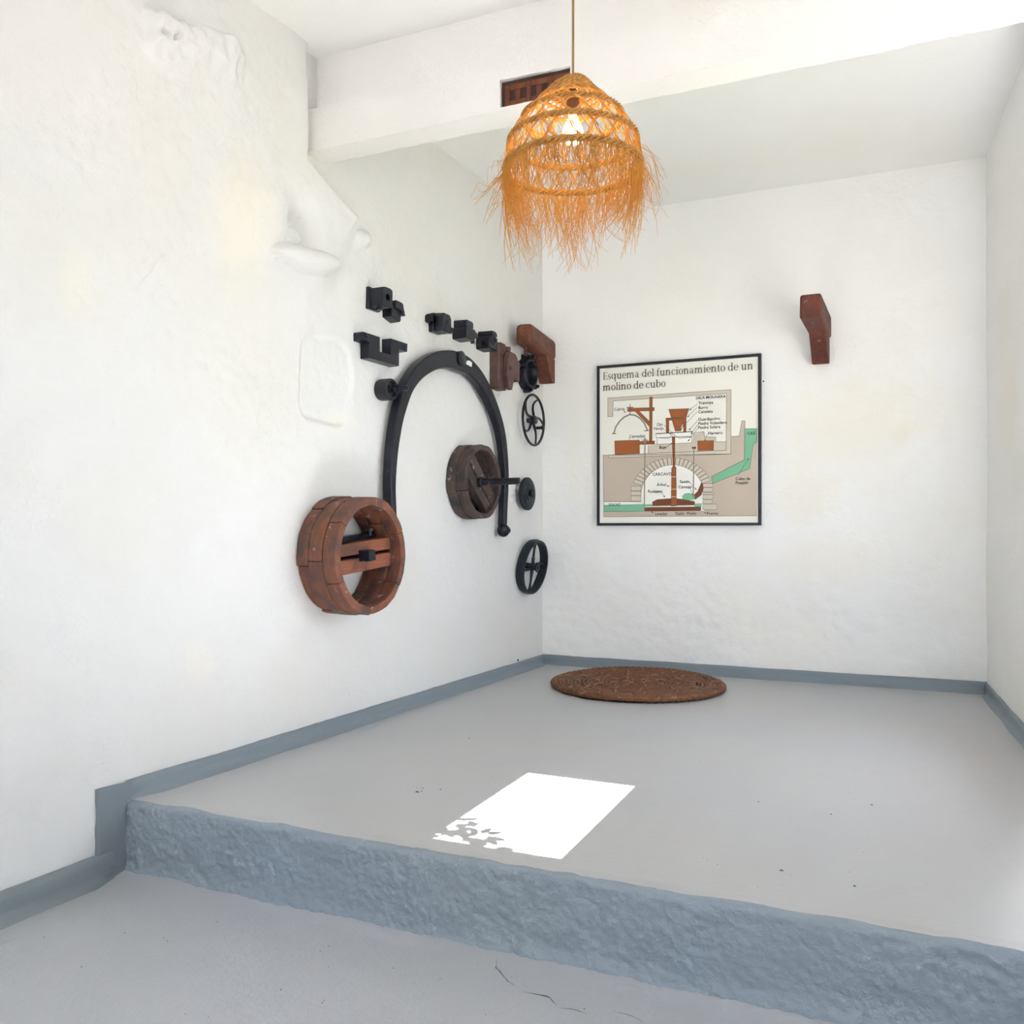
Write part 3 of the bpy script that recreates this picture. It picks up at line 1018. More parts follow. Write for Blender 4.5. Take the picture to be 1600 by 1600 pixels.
# small clamp next to it
t = wall_thing('split_clamp', 'small black iron split clamp beside the square bearing box', 'clamp', -1.775, 1.945)
m = MB()
m.prism([(-0.040, -0.035), (0.030, -0.050), (0.038, -0.040), (0.038, 0.004), (-0.028, 0.014), (-0.040, 0.008)], -0.004, 0.055)
m.build('jaw', 'iron', t, bevel=0.003, jitter=0.002)
m = MB()
m.prism([(-0.022, 0.010), (0.040, 0.000), (0.044, 0.036), (0.030, 0.044), (-0.018, 0.046)], -0.004, 0.066)
m.build('jaw', 'iron', t, bevel=0.003, jitter=0.002)
m = MB()
m.prism([(0.036, -0.012), (0.066, -0.014), (0.046, 0.036), (0.034, 0.036)], 0.020, 0.062)
m.build('lug', 'iron', t, bevel=0.002)

# U-shaped crank bracket
t = wall_thing('cranked_strap', 'black iron strap bent into a U with two ears', 'bracket', -1.855, 1.745)
pts = [(-2.036, 1.793), (-2.036, 1.752), (-1.985, 1.752), (-1.985, 1.681), (-1.748, 1.681), (-1.748, 1.763), (-1.678, 1.763), (-1.678, 1.804), (-1.818, 1.804), (-1.818, 1.725), (-1.905, 1.725), (-1.905, 1.793)]
ustrap = MB().prism([(a + 1.855, b_ - 1.745) for a, b_ in pts], -0.004, 0.052).build('strap', 'iron', t, bevel=0.003, jitter=0.0015)
for y in (-0.155, 0.145):
    m = MB()
    bolt_head(m, 0.05, y, 0.034, 0.011, 0.006)
    m.build('rivet', 'iron', ustrap)

# roller with a stub shaft
t = wall_thing('iron_roller', 'black iron roller with a stub shaft, left of the arch', 'roller', -1.831, 1.558)
m = MB()
m.lathe([(-0.004, 0.048), (0.010, 0.052), (0.066, 0.051), (0.070, 0.047), (0.070, 0.038), (0.052, 0.034), (0.052, 0.018), (0.066, 0.017), (0.068, 0.0)], 28)
m.build('drum', 'iron_speckled', t)
m = MB()
m.lathe([(0.06, 0.013), (0.090, 0.013), (0.090, 0.022), (0.104, 0.022), (0.104, 0.014), (0.158, 0.013), (0.160, 0.0)], 14)
m.build('shaft', 'iron', t)

# three bearing housings in a row above the arch
GB = 'row of three bearing housings above the arch'
t = wall_thing('bearing_housing', 'black bearing housing with a nub on its left, first of three above the arch', 'bearing', -1.36, 1.972, GB)
m = MB()
m.prism([(-0.045, -0.050), (0.045, -0.050), (0.048, -0.03), (0.048, 0.02), (0.034, 0.046), (-0.034, 0.048), (-0.046, 0.03)], -0.004, 0.030)
m.build('rear_half', 'iron', t, bevel=0.004, jitter=0.003)
m = MB()
m.prism([(-0.042, -0.048), (0.040, -0.052), (0.046, -0.03), (0.046, 0.022), (0.030, 0.044), (-0.030, 0.046), (-0.044, 0.028)], 0.036, 0.086)
m.build('front_half', 'iron', t, bevel=0.005, jitter=0.003)
m = MB()
m.lathe([(-0.075, 0.022), (-0.064, 0.026), (-0.058, 0.014), (-0.04, 0.014)], 12, axis='y')
o = m.build('grease_nub', 'iron', t)
o.location = (0.018, -0.005, 0.012)
m = MB()
m.lathe([(0.03, 0.014), (0.060, 0.014), (0.066, 0.020), (0.078, 0.018)], 10, axis='y')
o = m.build('bolt', 'iron', t)
o.location = (0.060, 0, -0.026)
m = MB()
m.lathe([(0.084, 0.016), (0.091, 0.013), (0.093, 0.006), (0.088, 0.0)], 12)
m.build('boss', 'iron', t)

t = wall_thing('bearing_housing', 'black two-part bearing housing with a flat cap, middle of three above the arch', 'bearing', -1.115, 1.985, GB)
MB().prism([(-0.048, -0.055), (0.040, -0.058), (0.050, -0.04), (0.052, 0.004), (-0.046, 0.008), (-0.052, -0.02)], -0.004, 0.090).build('base_half', 'iron', t, bevel=0.004, jitter=0.003)
MB().prism([(-0.036, 0.012), (0.042, 0.008), (0.044, 0.036), (0.030, 0.046), (-0.028, 0.050), (-0.036, 0.044)], -0.004, 0.082).build('cap', 'iron', t, bevel=0.004, jitter=0.003)
MB().prism([(0.048, -0.036), (0.082, -0.036), (0.082, -0.006), (0.048, 0.000)], 0.040, 0.085).build('lug', 'iron', t, bevel=0.004)
m = MB()
m.lathe([(-0.058, 0.009), (-0.05, 0.012), (-0.034, 0.012), (-0.034, 0.006)], 8, axis='z')
o = m.build('bolt', 'iron', t)
o.location = (0.06, 0.066, -0.006)

t = wall_thing('bearing_housing', 'black rounded bearing housing against the brown casting, third of three', 'bearing', -0.852, 1.975, GB)
m = MB()
m.prism([(-0.046, -0.052), (0.046, -0.056), (0.056, -0.03), (0.052, 0.02), (-0.044, 0.022), (-0.052, -0.01)], -0.004, 0.088)
m.build('base_half', 'iron', t, bevel=0.006, jitter=0.003)
m = MB()
m.prism([(-0.036, 0.026), (0.042, 0.024), (0.036, 0.044), (0.014, 0.054), (-0.026, 0.052)], -0.004, 0.092)
m.build('cap', 'iron', t, bevel=0.004, jitter=0.003)
m = MB()
m.lathe([(0.086, 0.030), (0.094, 0.026), (0.094, 0.014), (0.084, 0.012), (0.084, 0.0)], 16)
m.build('bore_ring', 'iron', t)
m = MB()
m.box((0.02, -0.080, -0.04), (0.05, -0.05, -0.016))
m.build('lug', 'iron', t, bevel=0.003)

# brown casting with a curved bite
t = wall_thing('pedestal_casting', 'brown-painted iron pedestal casting with a curved notch, right of the arch top', 'casting', -0.655, 1.845)
arc = [(0.115 - 0.062 * math.sin(u), -0.125 + 0.062 * (1 - math.cos(u)) + 0.0) for u in [PI / 2 * k / 7 for k in range(8)]]
main = [(-0.085, -0.105), (-0.075, -0.125), (0.010, -0.130), (0.022, -0.090), (0.045, -0.058), (0.075, -0.045), (0.088, -0.045), (0.088, 0.085), (0.060, 0.115), (0.010, 0.122), (0.004, 0.145), (-0.055, 0.150), (-0.085, 0.120)]
MB().prism(main, -0.004, 0.062).build('base_plate', 'iron_brown', t, bevel=0.006, jitter=0.003)
rib = [(-0.02, -0.118), (0.020, -0.128), (0.034, -0.085), (0.060, -0.052), (0.095, -0.04), (0.095, 0.075), (0.060, 0.095), (0.0, 0.10), (-0.03, 0.08), (-0.035, -0.05)]
MB().prism(rib, 0.062, 0.100).build('web', 'iron_brown', t, bevel=0.008, jitter=0.003)
MB().prism([(0.085, -0.040), (0.165, -0.045), (0.168, 0.062), (0.085, 0.070)], 0.006, 0.075).build('neck', 'iron_brown', t, bevel=0.006, jitter=0.002)
MB().prism([(0.120, -0.058), (0.150, -0.058), (0.150, 0.074), (0.120, 0.074)], 0.0, 0.082).build('collar', 'iron_brown', t, bevel=0.008)
for y, z in ((-0.01, 0.0), (0.03, -0.10), (0.02, 0.115)):
    m = MB()
    bolt_head(m, 0.098 if abs(z) < 0.08 else 0.06, y, z, 0.012, 0.010)
    m.build('bolt', 'iron_brown', t)
m = MB()
m.lathe([(0.108, 0.018), (0.128, 0.022), (0.138, 0.020)], 10, axis='z')
o = m.build('boss', 'iron_brown', t)
o.location = (0.05, 0.045, 0)

# ring flange with lugs
t = wall_thing('ring_flange', 'black iron ring flange with four bolt lugs, under the left timber bracket', 'flange', -0.285, 1.876)
m = MB()
m.lathe([(-0.004, 0.100), (0.050, 0.100), (0.056, 0.092), (0.056, 0.078), (0.050, 0.074), (-0.004, 0.070)], 36, close=True)
m.build('ring', 'iron', t)
m = MB()
m.lathe([(-0.002, 0.074), (0.014, 0.074), (0.016, 0.0)], 30)
m.build('back_plate', 'iron', t)
for k, a in enumerate((80, 168, 262, 318, 110)):
    a = math.radians(a)
    m = MB()
    m.lathe([(0.010, 0.018), (0.050, 0.018), (0.050, 0.011), (0.068, 0.011), (0.070, 0.0)], 10)
    o = m.build('bolt_lug', 'iron', t)
    o.location = (0, 0.106 * math.cos(a), 0.106 * math.sin(a))

# curved-spoke handwheel
t = wall_thing('handwheel', 'thin black handwheel with five curved spokes, below the ring flange', 'handwheel', -0.235, 1.588)
m = MB()
m.tube([(0.045, 0.155 * math.cos(2 * PI * k / 48), 0.160 * math.sin(2 * PI * k / 48)) for k in range(48)], 0.0085, 8, closed=True)
m.build('rim', 'iron', t)
for k in range(5):
    a0 = math.radians(78 + 72 * k)
    pts = []
    for i in range(9):
        u = i / 8
        r = 0.012 + u * 0.142
        a = a0 + 0.55 * math.sin(PI * u) * (1 - 0.5 * u) - 0.25
        pts.append((0.045 - 0.008 * math.sin(PI * u), r * math.cos(a), r * math.sin(a)))
    m = MB()
    m.tube(pts, [0.010 - 0.004 * i / 8 for i in range(9)], 6)
    m.build('spoke', 'iron', t)
m = MB()
m.lathe([(-0.004, 0.014), (0.03, 0.014), (0.034, 0.026), (0.062, 0.026), (0.064, 0.014), (0.064, 0.0)], 16)
m.build('hub', 'iron', t)
m = MB()
m.lathe([(0.03, 0.010), (0.075, 0.010), (0.078, 0.017), (0.09, 0.014), (0.092, 0.0)], 10)
o = m.build('crank_knob', 'iron', t)
o.location = (0, 0.055, -0.045)

# flat disc
t = wall_thing('iron_disc', 'small blue-black iron disc with a hub, between handwheel and spoked pulley', 'disc', -0.315, 1.115)
m = MB()
m.lathe([(-0.004, 0.03), (0.024, 0.03), (0.026, 0.098), (0.032, 0.104), (0.046, 0.104), (0.050, 0.098), (0.050, 0.042), (0.058, 0.036), (0.058, 0.016), (0.04, 0.014), (0.04, 0.0)], 36)
dplate = m.build('plate', 'iron_blue', t)
m = MB()
m.box((0.048, -0.006, -0.012), (0.075, 0.022, 0.026))
m.build('key_lug', 'iron_blue', dplate, bevel=0.005)

# flat-rimmed pulley, leaning out at the top
t = wall_thing('spoked_pulley', 'blue-black iron belt pulley with four spokes, lowest near the corner', 'pulley', -0.255, 0.658)
tilt = Matrix.Translation((0.018, 0, 0)) @ Matrix.Rotation(math.radians(9), 4, 'Y')
m = MB()
m.lathe([(0.0, 0.172), (0.028, 0.178), (0.056, 0.172), (0.056, 0.160), (0.0, 0.160)], 48, close=True, mat=tilt)
m.build('rim', 'iron_blue', t)
for k in range(4):
    a = math.radians(92 + 90 * k)
    c_, s_ = math.cos(a), math.sin(a)
    pts = []
    for i in range(6):
        u = i / 5
        r = 0.012 + 0.152 * u
        w = 0.016 * math.sin(PI * u) * (1 if k % 2 else 0.2)
        pts.append((0.028, r * c_ - w * s_, r * s_ + w * c_))
    m = MB()
    m.tube(pts, [0.014, 0.011, 0.009, 0.008, 0.009, 0.012], 8, mat=tilt)
    m.build('spoke', 'iron_blue', t)
m = MB()
m.lathe([(-0.012, 0.020), (0.060, 0.020), (0.064, 0.030), (0.068, 0.030), (0.068, 0.010), (0.05, 0.010), (0.05, 0.0)], 16, mat=tilt)
m.build('hub', 'iron_blue', t)
m = MB()
m.lathe([(0.02, 0.008), (0.05, 0.008), (0.05, 0.013), (0.06, 0.013), (0.062, 0)], 8, axis='z', mat=tilt @ Matrix.Translation((0.04, -0.03, 0)))
m.build('set_screw', 'iron_blue', t)
MB().box((-0.022, -0.012, -0.012), (0.02, 0.012, 0.012)).build('wall_pin', 'iron', t)

# ================================================================== timber brackets on the back wall
def bracket(label, x_wall, x_end, mat, peg):
    t = thing('timber_bracket', label, 'bracket', (x_wall, Y_BACK, 2.07), math.atan2(x_end - x_wall, 0.54), 'timber brackets on the back wall')
    m = MB()
    m.prism([(0.004, -0.066), (-0.54, -0.062), (-0.54, 0.066), (0.004, 0.062)], -0.055, 0.055)
    arm = m.build('arm', mat, t, bevel=0.012 if not peg else 0.026, jitter=0.004)
    m = MB()
    m.prism([(0.004, -0.215), (-0.055, -0.222), (-0.075, -0.20), (-0.20, -0.058), (0.004, -0.058)], -0.046, 0.046)
    m.build('brace', mat, t, bevel=0.006, jitter=0.004)
    if peg:
        m = MB()
        m.tube([(-0.02, -0.44, -0.05), (-0.02, -0.44, -0.11)], 0.010, 8)
        m.build('peg', mat, arm)
    return t


bracket('reddish timber bracket at the corner beside the iron ring flange', -2.120, -2.066, 'bracket_wood', True)
bracket('dark red timber bracket to the right of the diagram panel', -0.412, -0.423, 'bracket_dark', False)

# ================================================================== round mat
MX, MY, MR = -1.353, 4.834, 0.486
t = thing('round_mat', 'round brown woven esparto mat lying on the platform floor', 'mat', (MX, MY, 0.0))
m = MB()
turns, seg = 21, 60
pts, rs = [], []
N = turns * seg
for i in range(N + 1):
    u = i / N
    a = 2 * PI * turns * u
    r = 0.008 + (MR - 0.022) * u
    q = nz(r * math.cos(a) * 8, r * math.sin(a) * 8, 1, 3)
    lift = 0.006 * sm(0.7, 1.0, u) * (0.5 + nz(math.cos(a), math.sin(a), 4, 1.3))
    pts.append((r * math.cos(a), r * math.sin(a), 0.017 + 0.002 * q + lift + 0.003 * math.sin(a * 9 + i)))
    rs.append(0.0125 + 0.0018 * math.sin(i * 1.9))
m.tube(pts, rs, 6)
m.build('coil', 'mat', t, angle=80)
m = MB()
ep = []
for i in range(240):
    a = 2 * PI * i / 240
    r = MR - 0.012 + 0.004 * nz(math.cos(a), math.sin(a), 2, 4)
    ep.append((r * math.cos(a), r * math.sin(a), 0.017 + 0.008 * (0.5 + nz(math.cos(a), math.sin(a), 4, 1.3))))
m.tube(ep, [0.0165 + 0.0025 * math.sin(i * 2.1) for i in range(240)], 8, closed=True)
m.build('edge_roll', 'mat', t, angle=80)
st = MB()
st.tube([(-0.018, 0, 0), (-0.012, 0.004, 0.008), (0.0, 0.006, 0.010), (0.012, 0.004, 0.007), (0.02, 0.002, 0.0)], 0.0028, 5)
s0 = st.build('stitch', 'mat_stitch', t)
first = True
for r, n, ph in ((0.06, 6, 0.2), (0.14, 8, 0.6), (0.24, 10, 0.1), (0.34, 12, 0.9), (0.43, 14, 0.4)):
    for k in range(n):
        a = ph + 2 * PI * k / n + random.uniform(-0.08, 0.08)
        o = s0 if first else s0.copy()
        if not first:
            COL.objects.link(o)
        first = False
        o.parent = t
        o.location = (r * math.cos(a), r * math.sin(a), 0.027)
        o.rotation_euler = (0, 0, a + random.uniform(-0.5, 0.5))
        sc = random.uniform(0.8, 1.3)
        o.scale = (sc * 1.2, sc, 1)
loop = MB()
loop.tube([(0.018 * math.cos(u) * 0.8, 0.012 * math.sin(u), 0.016 * math.sin(u) ** 2 + 0.016) for u in [2 * PI * k / 14 for k in range(14)]], 0.0026, 5, closed=True)
l1 = loop.build('edge_loop', 'mat_stitch', t)
for k in range(22):
    a = 2 * PI * k / 22 + random.uniform(-0.08, 0.08)
    o = l1 if k == 0 else l1.copy()
    if k:
        COL.objects.link(o)
    o.parent = t
    o.location = ((MR - 0.004) * math.cos(a), (MR - 0.004) * math.sin(a), 0.006)
    o.rotation_euler = (0, -0.4, a)

# ================================================================== pendant lamp
LX, LY = -0.849, 2.358
t = thing('pendant_lamp', 'woven straw pendant lamp with a long fringe hanging before the beam', 'lamp', (LX, LY, 0))
m = MB()
m.lathe([(Z_CEIL - 0.045, 0.05), (Z_CEIL - 0.012, 0.05), (Z_CEIL + 0.002, 0.044)], 20, axis='z')
m.build('ceiling_rose', 'socket', t)
m = MB()
m.tube([(0, 0, Z_CEIL - 0.04), (0.001, 0, 2.6), (0, 0.001, 2.14)], 0.0036, 8)
m.build('cord', 'cord', t)
m = MB()
m.lathe([(2.150, 0.010), (2.140, 0.017), (2.075, 0.020), (2.070, 0.0)], 18, axis='z')
holder = m.build('bulb_holder', 'socket', t)
m = MB()
m.lathe([(2.072, 0.0145), (2.060, 0.016), (2.046, 0.024), (2.030, 0.0295), (2.012, 0.0285), (1.998, 0.019), (1.990, 0.0)], 20, axis='z')
m.build('bulb', 'bulb', holder)

PROF = [(2.186, 0.010), (2.176, 0.032), (2.160, 0.050), (2.140, 0.070), (2.118, 0.092), (2.095, 0.116), (2.068, 0.142), (2.036, 0.164), (2.002, 0.181), (1.965, 0.190), (1.927, 0.193)]


def prof_r(z):
    for (z0, r0), (z1, r1) in zip(PROF, PROF[1:]):
        if z1 <= z <= z0:
            return r0 + (r1 - r0) * (z0 - z) / (z0 - z1)
    return PROF[-1][1]


def sp_(a, z, dr=0.0):
    r = prof_r(z) + dr
    return (r * math.cos(a), r * math.sin(a), z)


def braid(z, rope_r, name, mat, wob=0.004):
    m = MB()
    R = prof_r(z)
    for st_ in range(3):
        pts = []
        n = 150
        for i in range(n):
            a = 2 * PI * i / n
            ph = 2 * PI * st_ / 3 + a * 22
            rr = R + rope_r * 0.75 * math.cos(ph)
            pts.append((rr * math.cos(a), rr * math.sin(a), z + rope_r * 0.75 * math.sin(ph) + wob * nz(math.cos(a), math.sin(a), z * 9, 1.4)))
        m.tube(pts, rope_r * 0.58, 5, closed=True)
    return m.build(name, mat, t, angle=80)


cap = MB()
for k, z in enumerate((2.183, 2.174, 2.164, 2.153, 2.141, 2.128)):
    R = prof_r(z)
    for st_ in range(2):
        cap.tube([((R + 0.003 * math.cos(a * 14 + st_ * PI)) * math.cos(a), (R + 0.003 * math.cos(a * 14 + st_ * PI)) * math.sin(a), z + 0.004 * math.sin(a * 14 + st_ * PI) + 0.003 * math.sin(a + k)) for a in [2 * PI * i / 60 for i in range(60)]], 0.0036, 5, closed=True)
for k in range(26):
    a = 2 * PI * k / 26
    cap.tube([sp_(a + 0.25 * u, 2.186 - 0.068 * u, 0.002) for u in (0, 0.25, 0.5, 0.75, 1)], 0.0024, 4)
cp = cap.build('woven_cap', 'straw_rope', t, angle=80)
braid(2.110, 0.0050, 'rope_ring', 'straw_rope')
braid(2.068, 0.0066, 'rope_ring', 'straw_rope')
braid(2.002, 0.0072, 'rope_ring', 'straw_rope')
braid(1.927, 0.0082, 'rope_ring', 'straw_rope')


def lattice(z0, z1, n, swing, rad, name):
    m = MB()
    for sgn in (1, -1):
        for k in range(n):
            a = 2 * PI * k / n + random.uniform(-0.03, 0.03)
            for extra in range(2):
                da, pts = extra * 0.03 * sgn, []
                for i in range(9):
                    u = i / 8
                    z = z0 + (z1 - z0) * u
                    aa = a + da + sgn * swing * (u - 0.5 + 0.10 * math.sin(2 * PI * u)) + 0.01 * nz(k, u * 3, sgn, 1.0)
                    pts.append(sp_(aa, z, 0.0025 * sgn))
                m.tube(pts, rad * random.uniform(0.75, 1.2), 4, caps=False)
    o = m.build(name, 'straw', t, angle=80)
    o['kind'] = 'stuff'
    return o


lattice(2.112, 2.068, 18, 0.42, 0.0018, 'lattice_weave')
lattice(2.068, 2.002, 18, 0.40, 0.0019, 'lattice_weave')
lattice(2.002, 1.927, 20, 0.36, 0.0018, 'lattice_weave')
# loose slanting straws over the lowest tier
m = MB()
for k in range(110):
    a = 2 * PI * k / 110 + random.uniform(-0.03, 0.03)
    sw = random.uniform(0.15, 0.38)
    pts = [sp_(a + sw * u, 2.002 - 0.082 * u, random.uniform(0.002, 0.007)) for u in (0, 0.25, 0.5, 0.75, 1)]
    m.tube(pts, 0.0009, 3, caps=False)
o = m.build('loose_straws', 'straw', t, angle=80)
o['kind'] = 'stuff'
# fringe
m = MB()
tufts = [(2 * PI * k / 30 + random.uniform(-0.08, 0.08), random.uniform(-0.55, 0.45), random.uniform(0.6, 1.15)) for k in range(30)]
for k in range(760):
    a, sway, ln = random.choice(tufts)
    a += random.gauss(0, 0.11)
    ln *= random.uniform(0.35, 1.0) * 0.255
    stray = random.random() < 0.10
    out = random.uniform(-0.02, 0.035) + (random.uniform(0.02, 0.09) if stray else 0)
    sway = sway * 0.55 + random.gauss(0.10, 0.13) + (random.uniform(-0.4, 0.4) if stray else 0)
    curl = random.gauss(0, 0.7)
    pts, rs = [], []
    z_ = 1.930 + random.uniform(-0.006, 0.008)
    wv = random.uniform(0, 6.28)
    for i in range(9):
        u = i / 8
        aa = a + sway * u * u + curl * 0.25 * math.sin(PI * u) * u + 0.05 * u * math.sin(5 * u + wv)
        r = 0.193 + out * u + 0.014 * math.sin(2.2 * u + k) * u - 0.05 * u * u * (0.3 + 0.7 * abs(math.sin(k * 1.7))) * (0 if stray else 1)
        pts.append((r * math.cos(aa), r * math.sin(aa), z_ - ln * (u - (0.12 * u * u if stray else 0))))
        rs.append(0.0013 * (1 - 0.65 * u))
    m.tube(pts, rs, 3, caps=False)
for k in range(60):    # flyaway wisps
    a = random.uniform(0, 2 * PI)
    L_ = random.uniform(0.03, 0.10)
    z_ = random.uniform(1.90, 1.97)
    pts = [((prof_r(z_) + L_ * u) * math.cos(a + 0.3 * u * u), (prof_r(z_) + L_ * u) * math.sin(a + 0.3 * u * u), z_ - 0.09 * u * u * random.uniform(0.4, 1.2)) for u in (0, 0.3, 0.6, 0.8, 1)]
    m.tube(pts, 0.0006, 3, caps=False)
fr = m.build('fringe', 'straw', t, angle=80)
fr['kind'] = 'stuff'
fr['label'] = 'long golden straw fringe'

# ================================================================== diagram panel
PX0, PX1, PZ0, PZ1 = -1.771, -0.747, 0.915, 1.940
t = thing('diagram_panel', 'framed printed diagram of a water mill on the back wall', 'poster', ((PX0 + PX1) / 2, Y_BACK - 0.004, PZ0))
PWd, PHt = PX1 - PX0, PZ1 - PZ0
# drawing units: a 1600-pixel-square layout; projective map from its four corners to the panel
src = [(75, 190), (1485, 68), (1500, 1548), (90, 1555)]
dst = [(0, PHt), (PWd, PHt), (PWd, 0), (0, 0)]
A, B_ = [], []
for (x, y), (u, v) in zip(src, dst):
    A += [[x, y, 1, 0, 0, 0, -u * x, -u * y], [0, 0, 0, x, y, 1, -v * x, -v * y]]
    B_ += [u, v]
hm = np.linalg.solve(np.array(A, float), np.array(B_, float))


def uv(x, y):
    w = hm[6] * x + hm[7] * y + 1
    return ((hm[0] * x + hm[1] * y + hm[2]) / w, (hm[3] * x + hm[4] * y + hm[5]) / w)


FR = 0.017
m = MB()
m.box((-PWd / 2, -0.030, 0), (PWd / 2, 0.004, FR)).box((-PWd / 2, -0.030, PHt - FR), (PWd / 2, 0.004, PHt))
m.box((-PWd / 2, -0.030, FR), (-PWd / 2 + FR, 0.004, PHt - FR)).box((PWd / 2 - FR, -0.030, FR), (PWd / 2, 0.004, PHt - FR))
m.build('frame', 'poster_frame', t)
MB().box((-PWd / 2 + FR, -0.020, FR), (PWd / 2 - FR, 0.0, PHt - FR)).build('sheet', 'paper', t)
PRINT = {}
layer_no = [0]


def prn(mat):
    return PRINT.setdefault(mat, MB())


def fill(poly, mat):
    layer_no[0] += 1
    y = -0.0203 - 0.00003 * layer_no[0]
    vs = [(a - PWd / 2, y, b) for a, b in (uv(*p) for p in poly)]
    prn(mat).add(vs, [tuple(range(len(vs)))])


def line(pts, w=3.0, mat='p_line', closed=False):
    layer_no[0] += 0.05
    y = -0.0225 - 0.00002 * layer_no[0]
    q = [Vector(uv(*p)) for p in pts]
    if closed:
        q.append(q[0])
    hw = w * 0.00036
    for a, b in zip(q, q[1:]):
        d = b - a
        if d.length < 1e-6:
            continue
        d.normalize()
        n = Vector((-d.y, d.x)) * hw
        e = d * hw * 0.6
        c = [a - e + n, b + e + n, b + e - n, a - e - n]
        prn(mat).add([(p.x - PWd / 2, y, p.y) for p in c], [(0, 1, 2, 3)])


def shape(poly, mat, w=2.5):
    fill(poly, mat)
    line(poly, w, closed=True)


# ground mass and building
fill([(135, 952), (1228, 935), (1235, 785), (1302, 780), (1325, 650), (1352, 650), (1352, 990), (1395, 1060), (1430, 842), (1456, 838), (1460, 1465), (145, 1478)], 'p_tan')
line([(1460, 1465), (145, 1478), (143, 1345), (135, 952), (1228, 935)], 3)
line([(1235, 785), (1302, 780), (1325, 650), (1352, 650), (1350, 985)], 3)
shape([(170, 462), (1228, 382), (1232, 935), (180, 975), (180, 950), (1190, 903), (1190, 415), (215, 487), (215, 620), (172, 622)], 'p_tan2', 3)
fill([(520, 865), (590, 852), (590, 840), (895, 840), (905, 762), (998, 745), (1003, 790), (1100, 792), (1100, 832), (1190, 830), (1190, 903), (520, 932)], 'p_tan2')
line([(905, 755), (998, 745), (1003, 790), (1100, 792), (1100, 832), (1190, 830)], 3)
line([(520, 932), (520, 865)], 2.5)
# vault: white inside, channel and strip below
inner = [(735 + 272 * math.cos(u), 1300 - 268 * math.sin(u)) for u in [PI * k / 24 for k in range(25)]]
fill(inner[::-1][:0] + [(1003, 1425)] + inner + [(463, 1350), (145, 1352), (147, 1432), (490, 1435)], 'p_white')
line([(145, 1348), (465, 1348)], 3)
for k in range(22):          # voussoirs
    u0, u1 = math.radians(24 + 6.2 * k), math.radians(24 + 6.2 * (k + 1) - 0.6)
    q = [(732 + rx * math.cos(u), 1300 - ry * math.sin(u)) for u, rx, ry in ((u0, 278, 268), (u0, 358, 330), (u1, 358, 330), (u1, 278, 268))]
    shape(q, 'p_tan2', 2.2)
for y0, y1 in ((1215, 1255), (1258, 1296), (1298, 1345)):
    shape([(380, y0), (463, y0), (463, y1), (374, y1)], 'p_tan2', 2.5)
for y0, y1, xx in ((1190, 1222, 1085), (1224, 1262, 1085), (1266, 1284, 1095), (1286, 1325, 1085), (1327, 1364, 1080), (1366, 1414, 1122)):
    shape([(998, y0), (xx - 10, y0), (xx, (y0 + y1) / 2), (xx - 10, y1), (992, y1)], 'p_tan2', 2.5)
# water
fill([(145, 1378), (490, 1368), (490, 1430), (147, 1432)], 'p_green')
fill([(495, 1372), (565, 1368), (565, 1388), (495, 1390)], 'p_green')
fill([(925, 1362), (985, 1360), (985, 1388), (925, 1390)], 'p_green')
shape([(1352, 718), (1455, 715), (1455, 835), (1428, 840), (1395, 1060), (1078, 1190), (1068, 1130), (1350, 985)], 'p_green', 2.5)
line([(145, 1434), (490, 1432)], 3)
# mill machinery
line([(225, 765), (240, 710), (270, 665), (310, 625), (360, 602), (405, 608), (445, 632), (485, 675), (512, 735)], 13, 'p_grey')
line([(210, 766), (242, 766)], 7)
line([(486, 741), (522, 738)], 7)
shape([(405, 575), (440, 572), (530, 660), (530, 705)], 'p_brown')
shape([(340, 548), (570, 540), (570, 568), (340, 577)], 'p_brown')
shape([(528, 450), (553, 449), (553, 830), (530, 830)], 'p_brown')
line([(362, 515), (362, 600)], 6)
line([(335, 542), (388, 540)], 7)
shape([(670, 630), (822, 624), (822, 640), (697, 650), (697, 755), (675, 757)], 'p_brown')
shape([(822, 600), (845, 600), (845, 745), (822, 745)], 'p_brown')
shape([(693, 555), (867, 547), (832, 668), (800, 740), (752, 742)], 'p_brown')
line([(715, 632), (845, 628)], 2.5)
fill([(800, 715), (816, 680), (818, 712)], 'p_white')
shape([(585, 765), (900, 745), (897, 785), (590, 800)], 'p_white')
shape([(597, 800), (893, 788), (893, 842), (597, 855)], 'p_white')
line([(585, 765), (900, 745)], 7)
line([(600, 800), (690, 805), (735, 770), (790, 805), (890, 792)], 3)
shape([(420, 832), (575, 826), (575, 855), (420, 860)], 'p_brown')
shape([(233, 828), (445, 820), (448, 938), (237, 944)], 'p_brown')
shape([(945, 825), (1083, 820), (1083, 903), (948, 908)], 'p_brown')
shape([(562, 1350), (600, 1330), (740, 1318), (820, 1325), (925, 1345), (925, 1375), (565, 1384)], 'p_dark')
shape([(490, 1397), (978, 1390), (978, 1423), (490, 1432)], 'p_dark')
shape([(725, 790), (750, 788), (750, 1040), (762, 1052), (770, 1382), (722, 1386), (724, 1060), (735, 1045)], 'p_brown')
for y in (1135, 1240, 1305):
    line([(724, y), (768, y - 2)], 3, 'p_white')
shape([(985, 1175), (1000, 1230), (980, 1290), (930, 1325), (908, 1298), (950, 1258)], 'p_dark')
shape([(815, 1300), (838, 1278), (880, 1272), (925, 1296), (925, 1325), (860, 1335), (825, 1328)], 'p_green', 1)
line([(493, 800), (493, 1430)], 10, 'p_grey')
line([(470, 822), (518, 820)], 6)
line([(913, 885), (913, 1290)], 9, 'p_grey')
fill([(897, 876), (930, 874), (932, 890), (916, 898), (898, 892)], 'p_line')
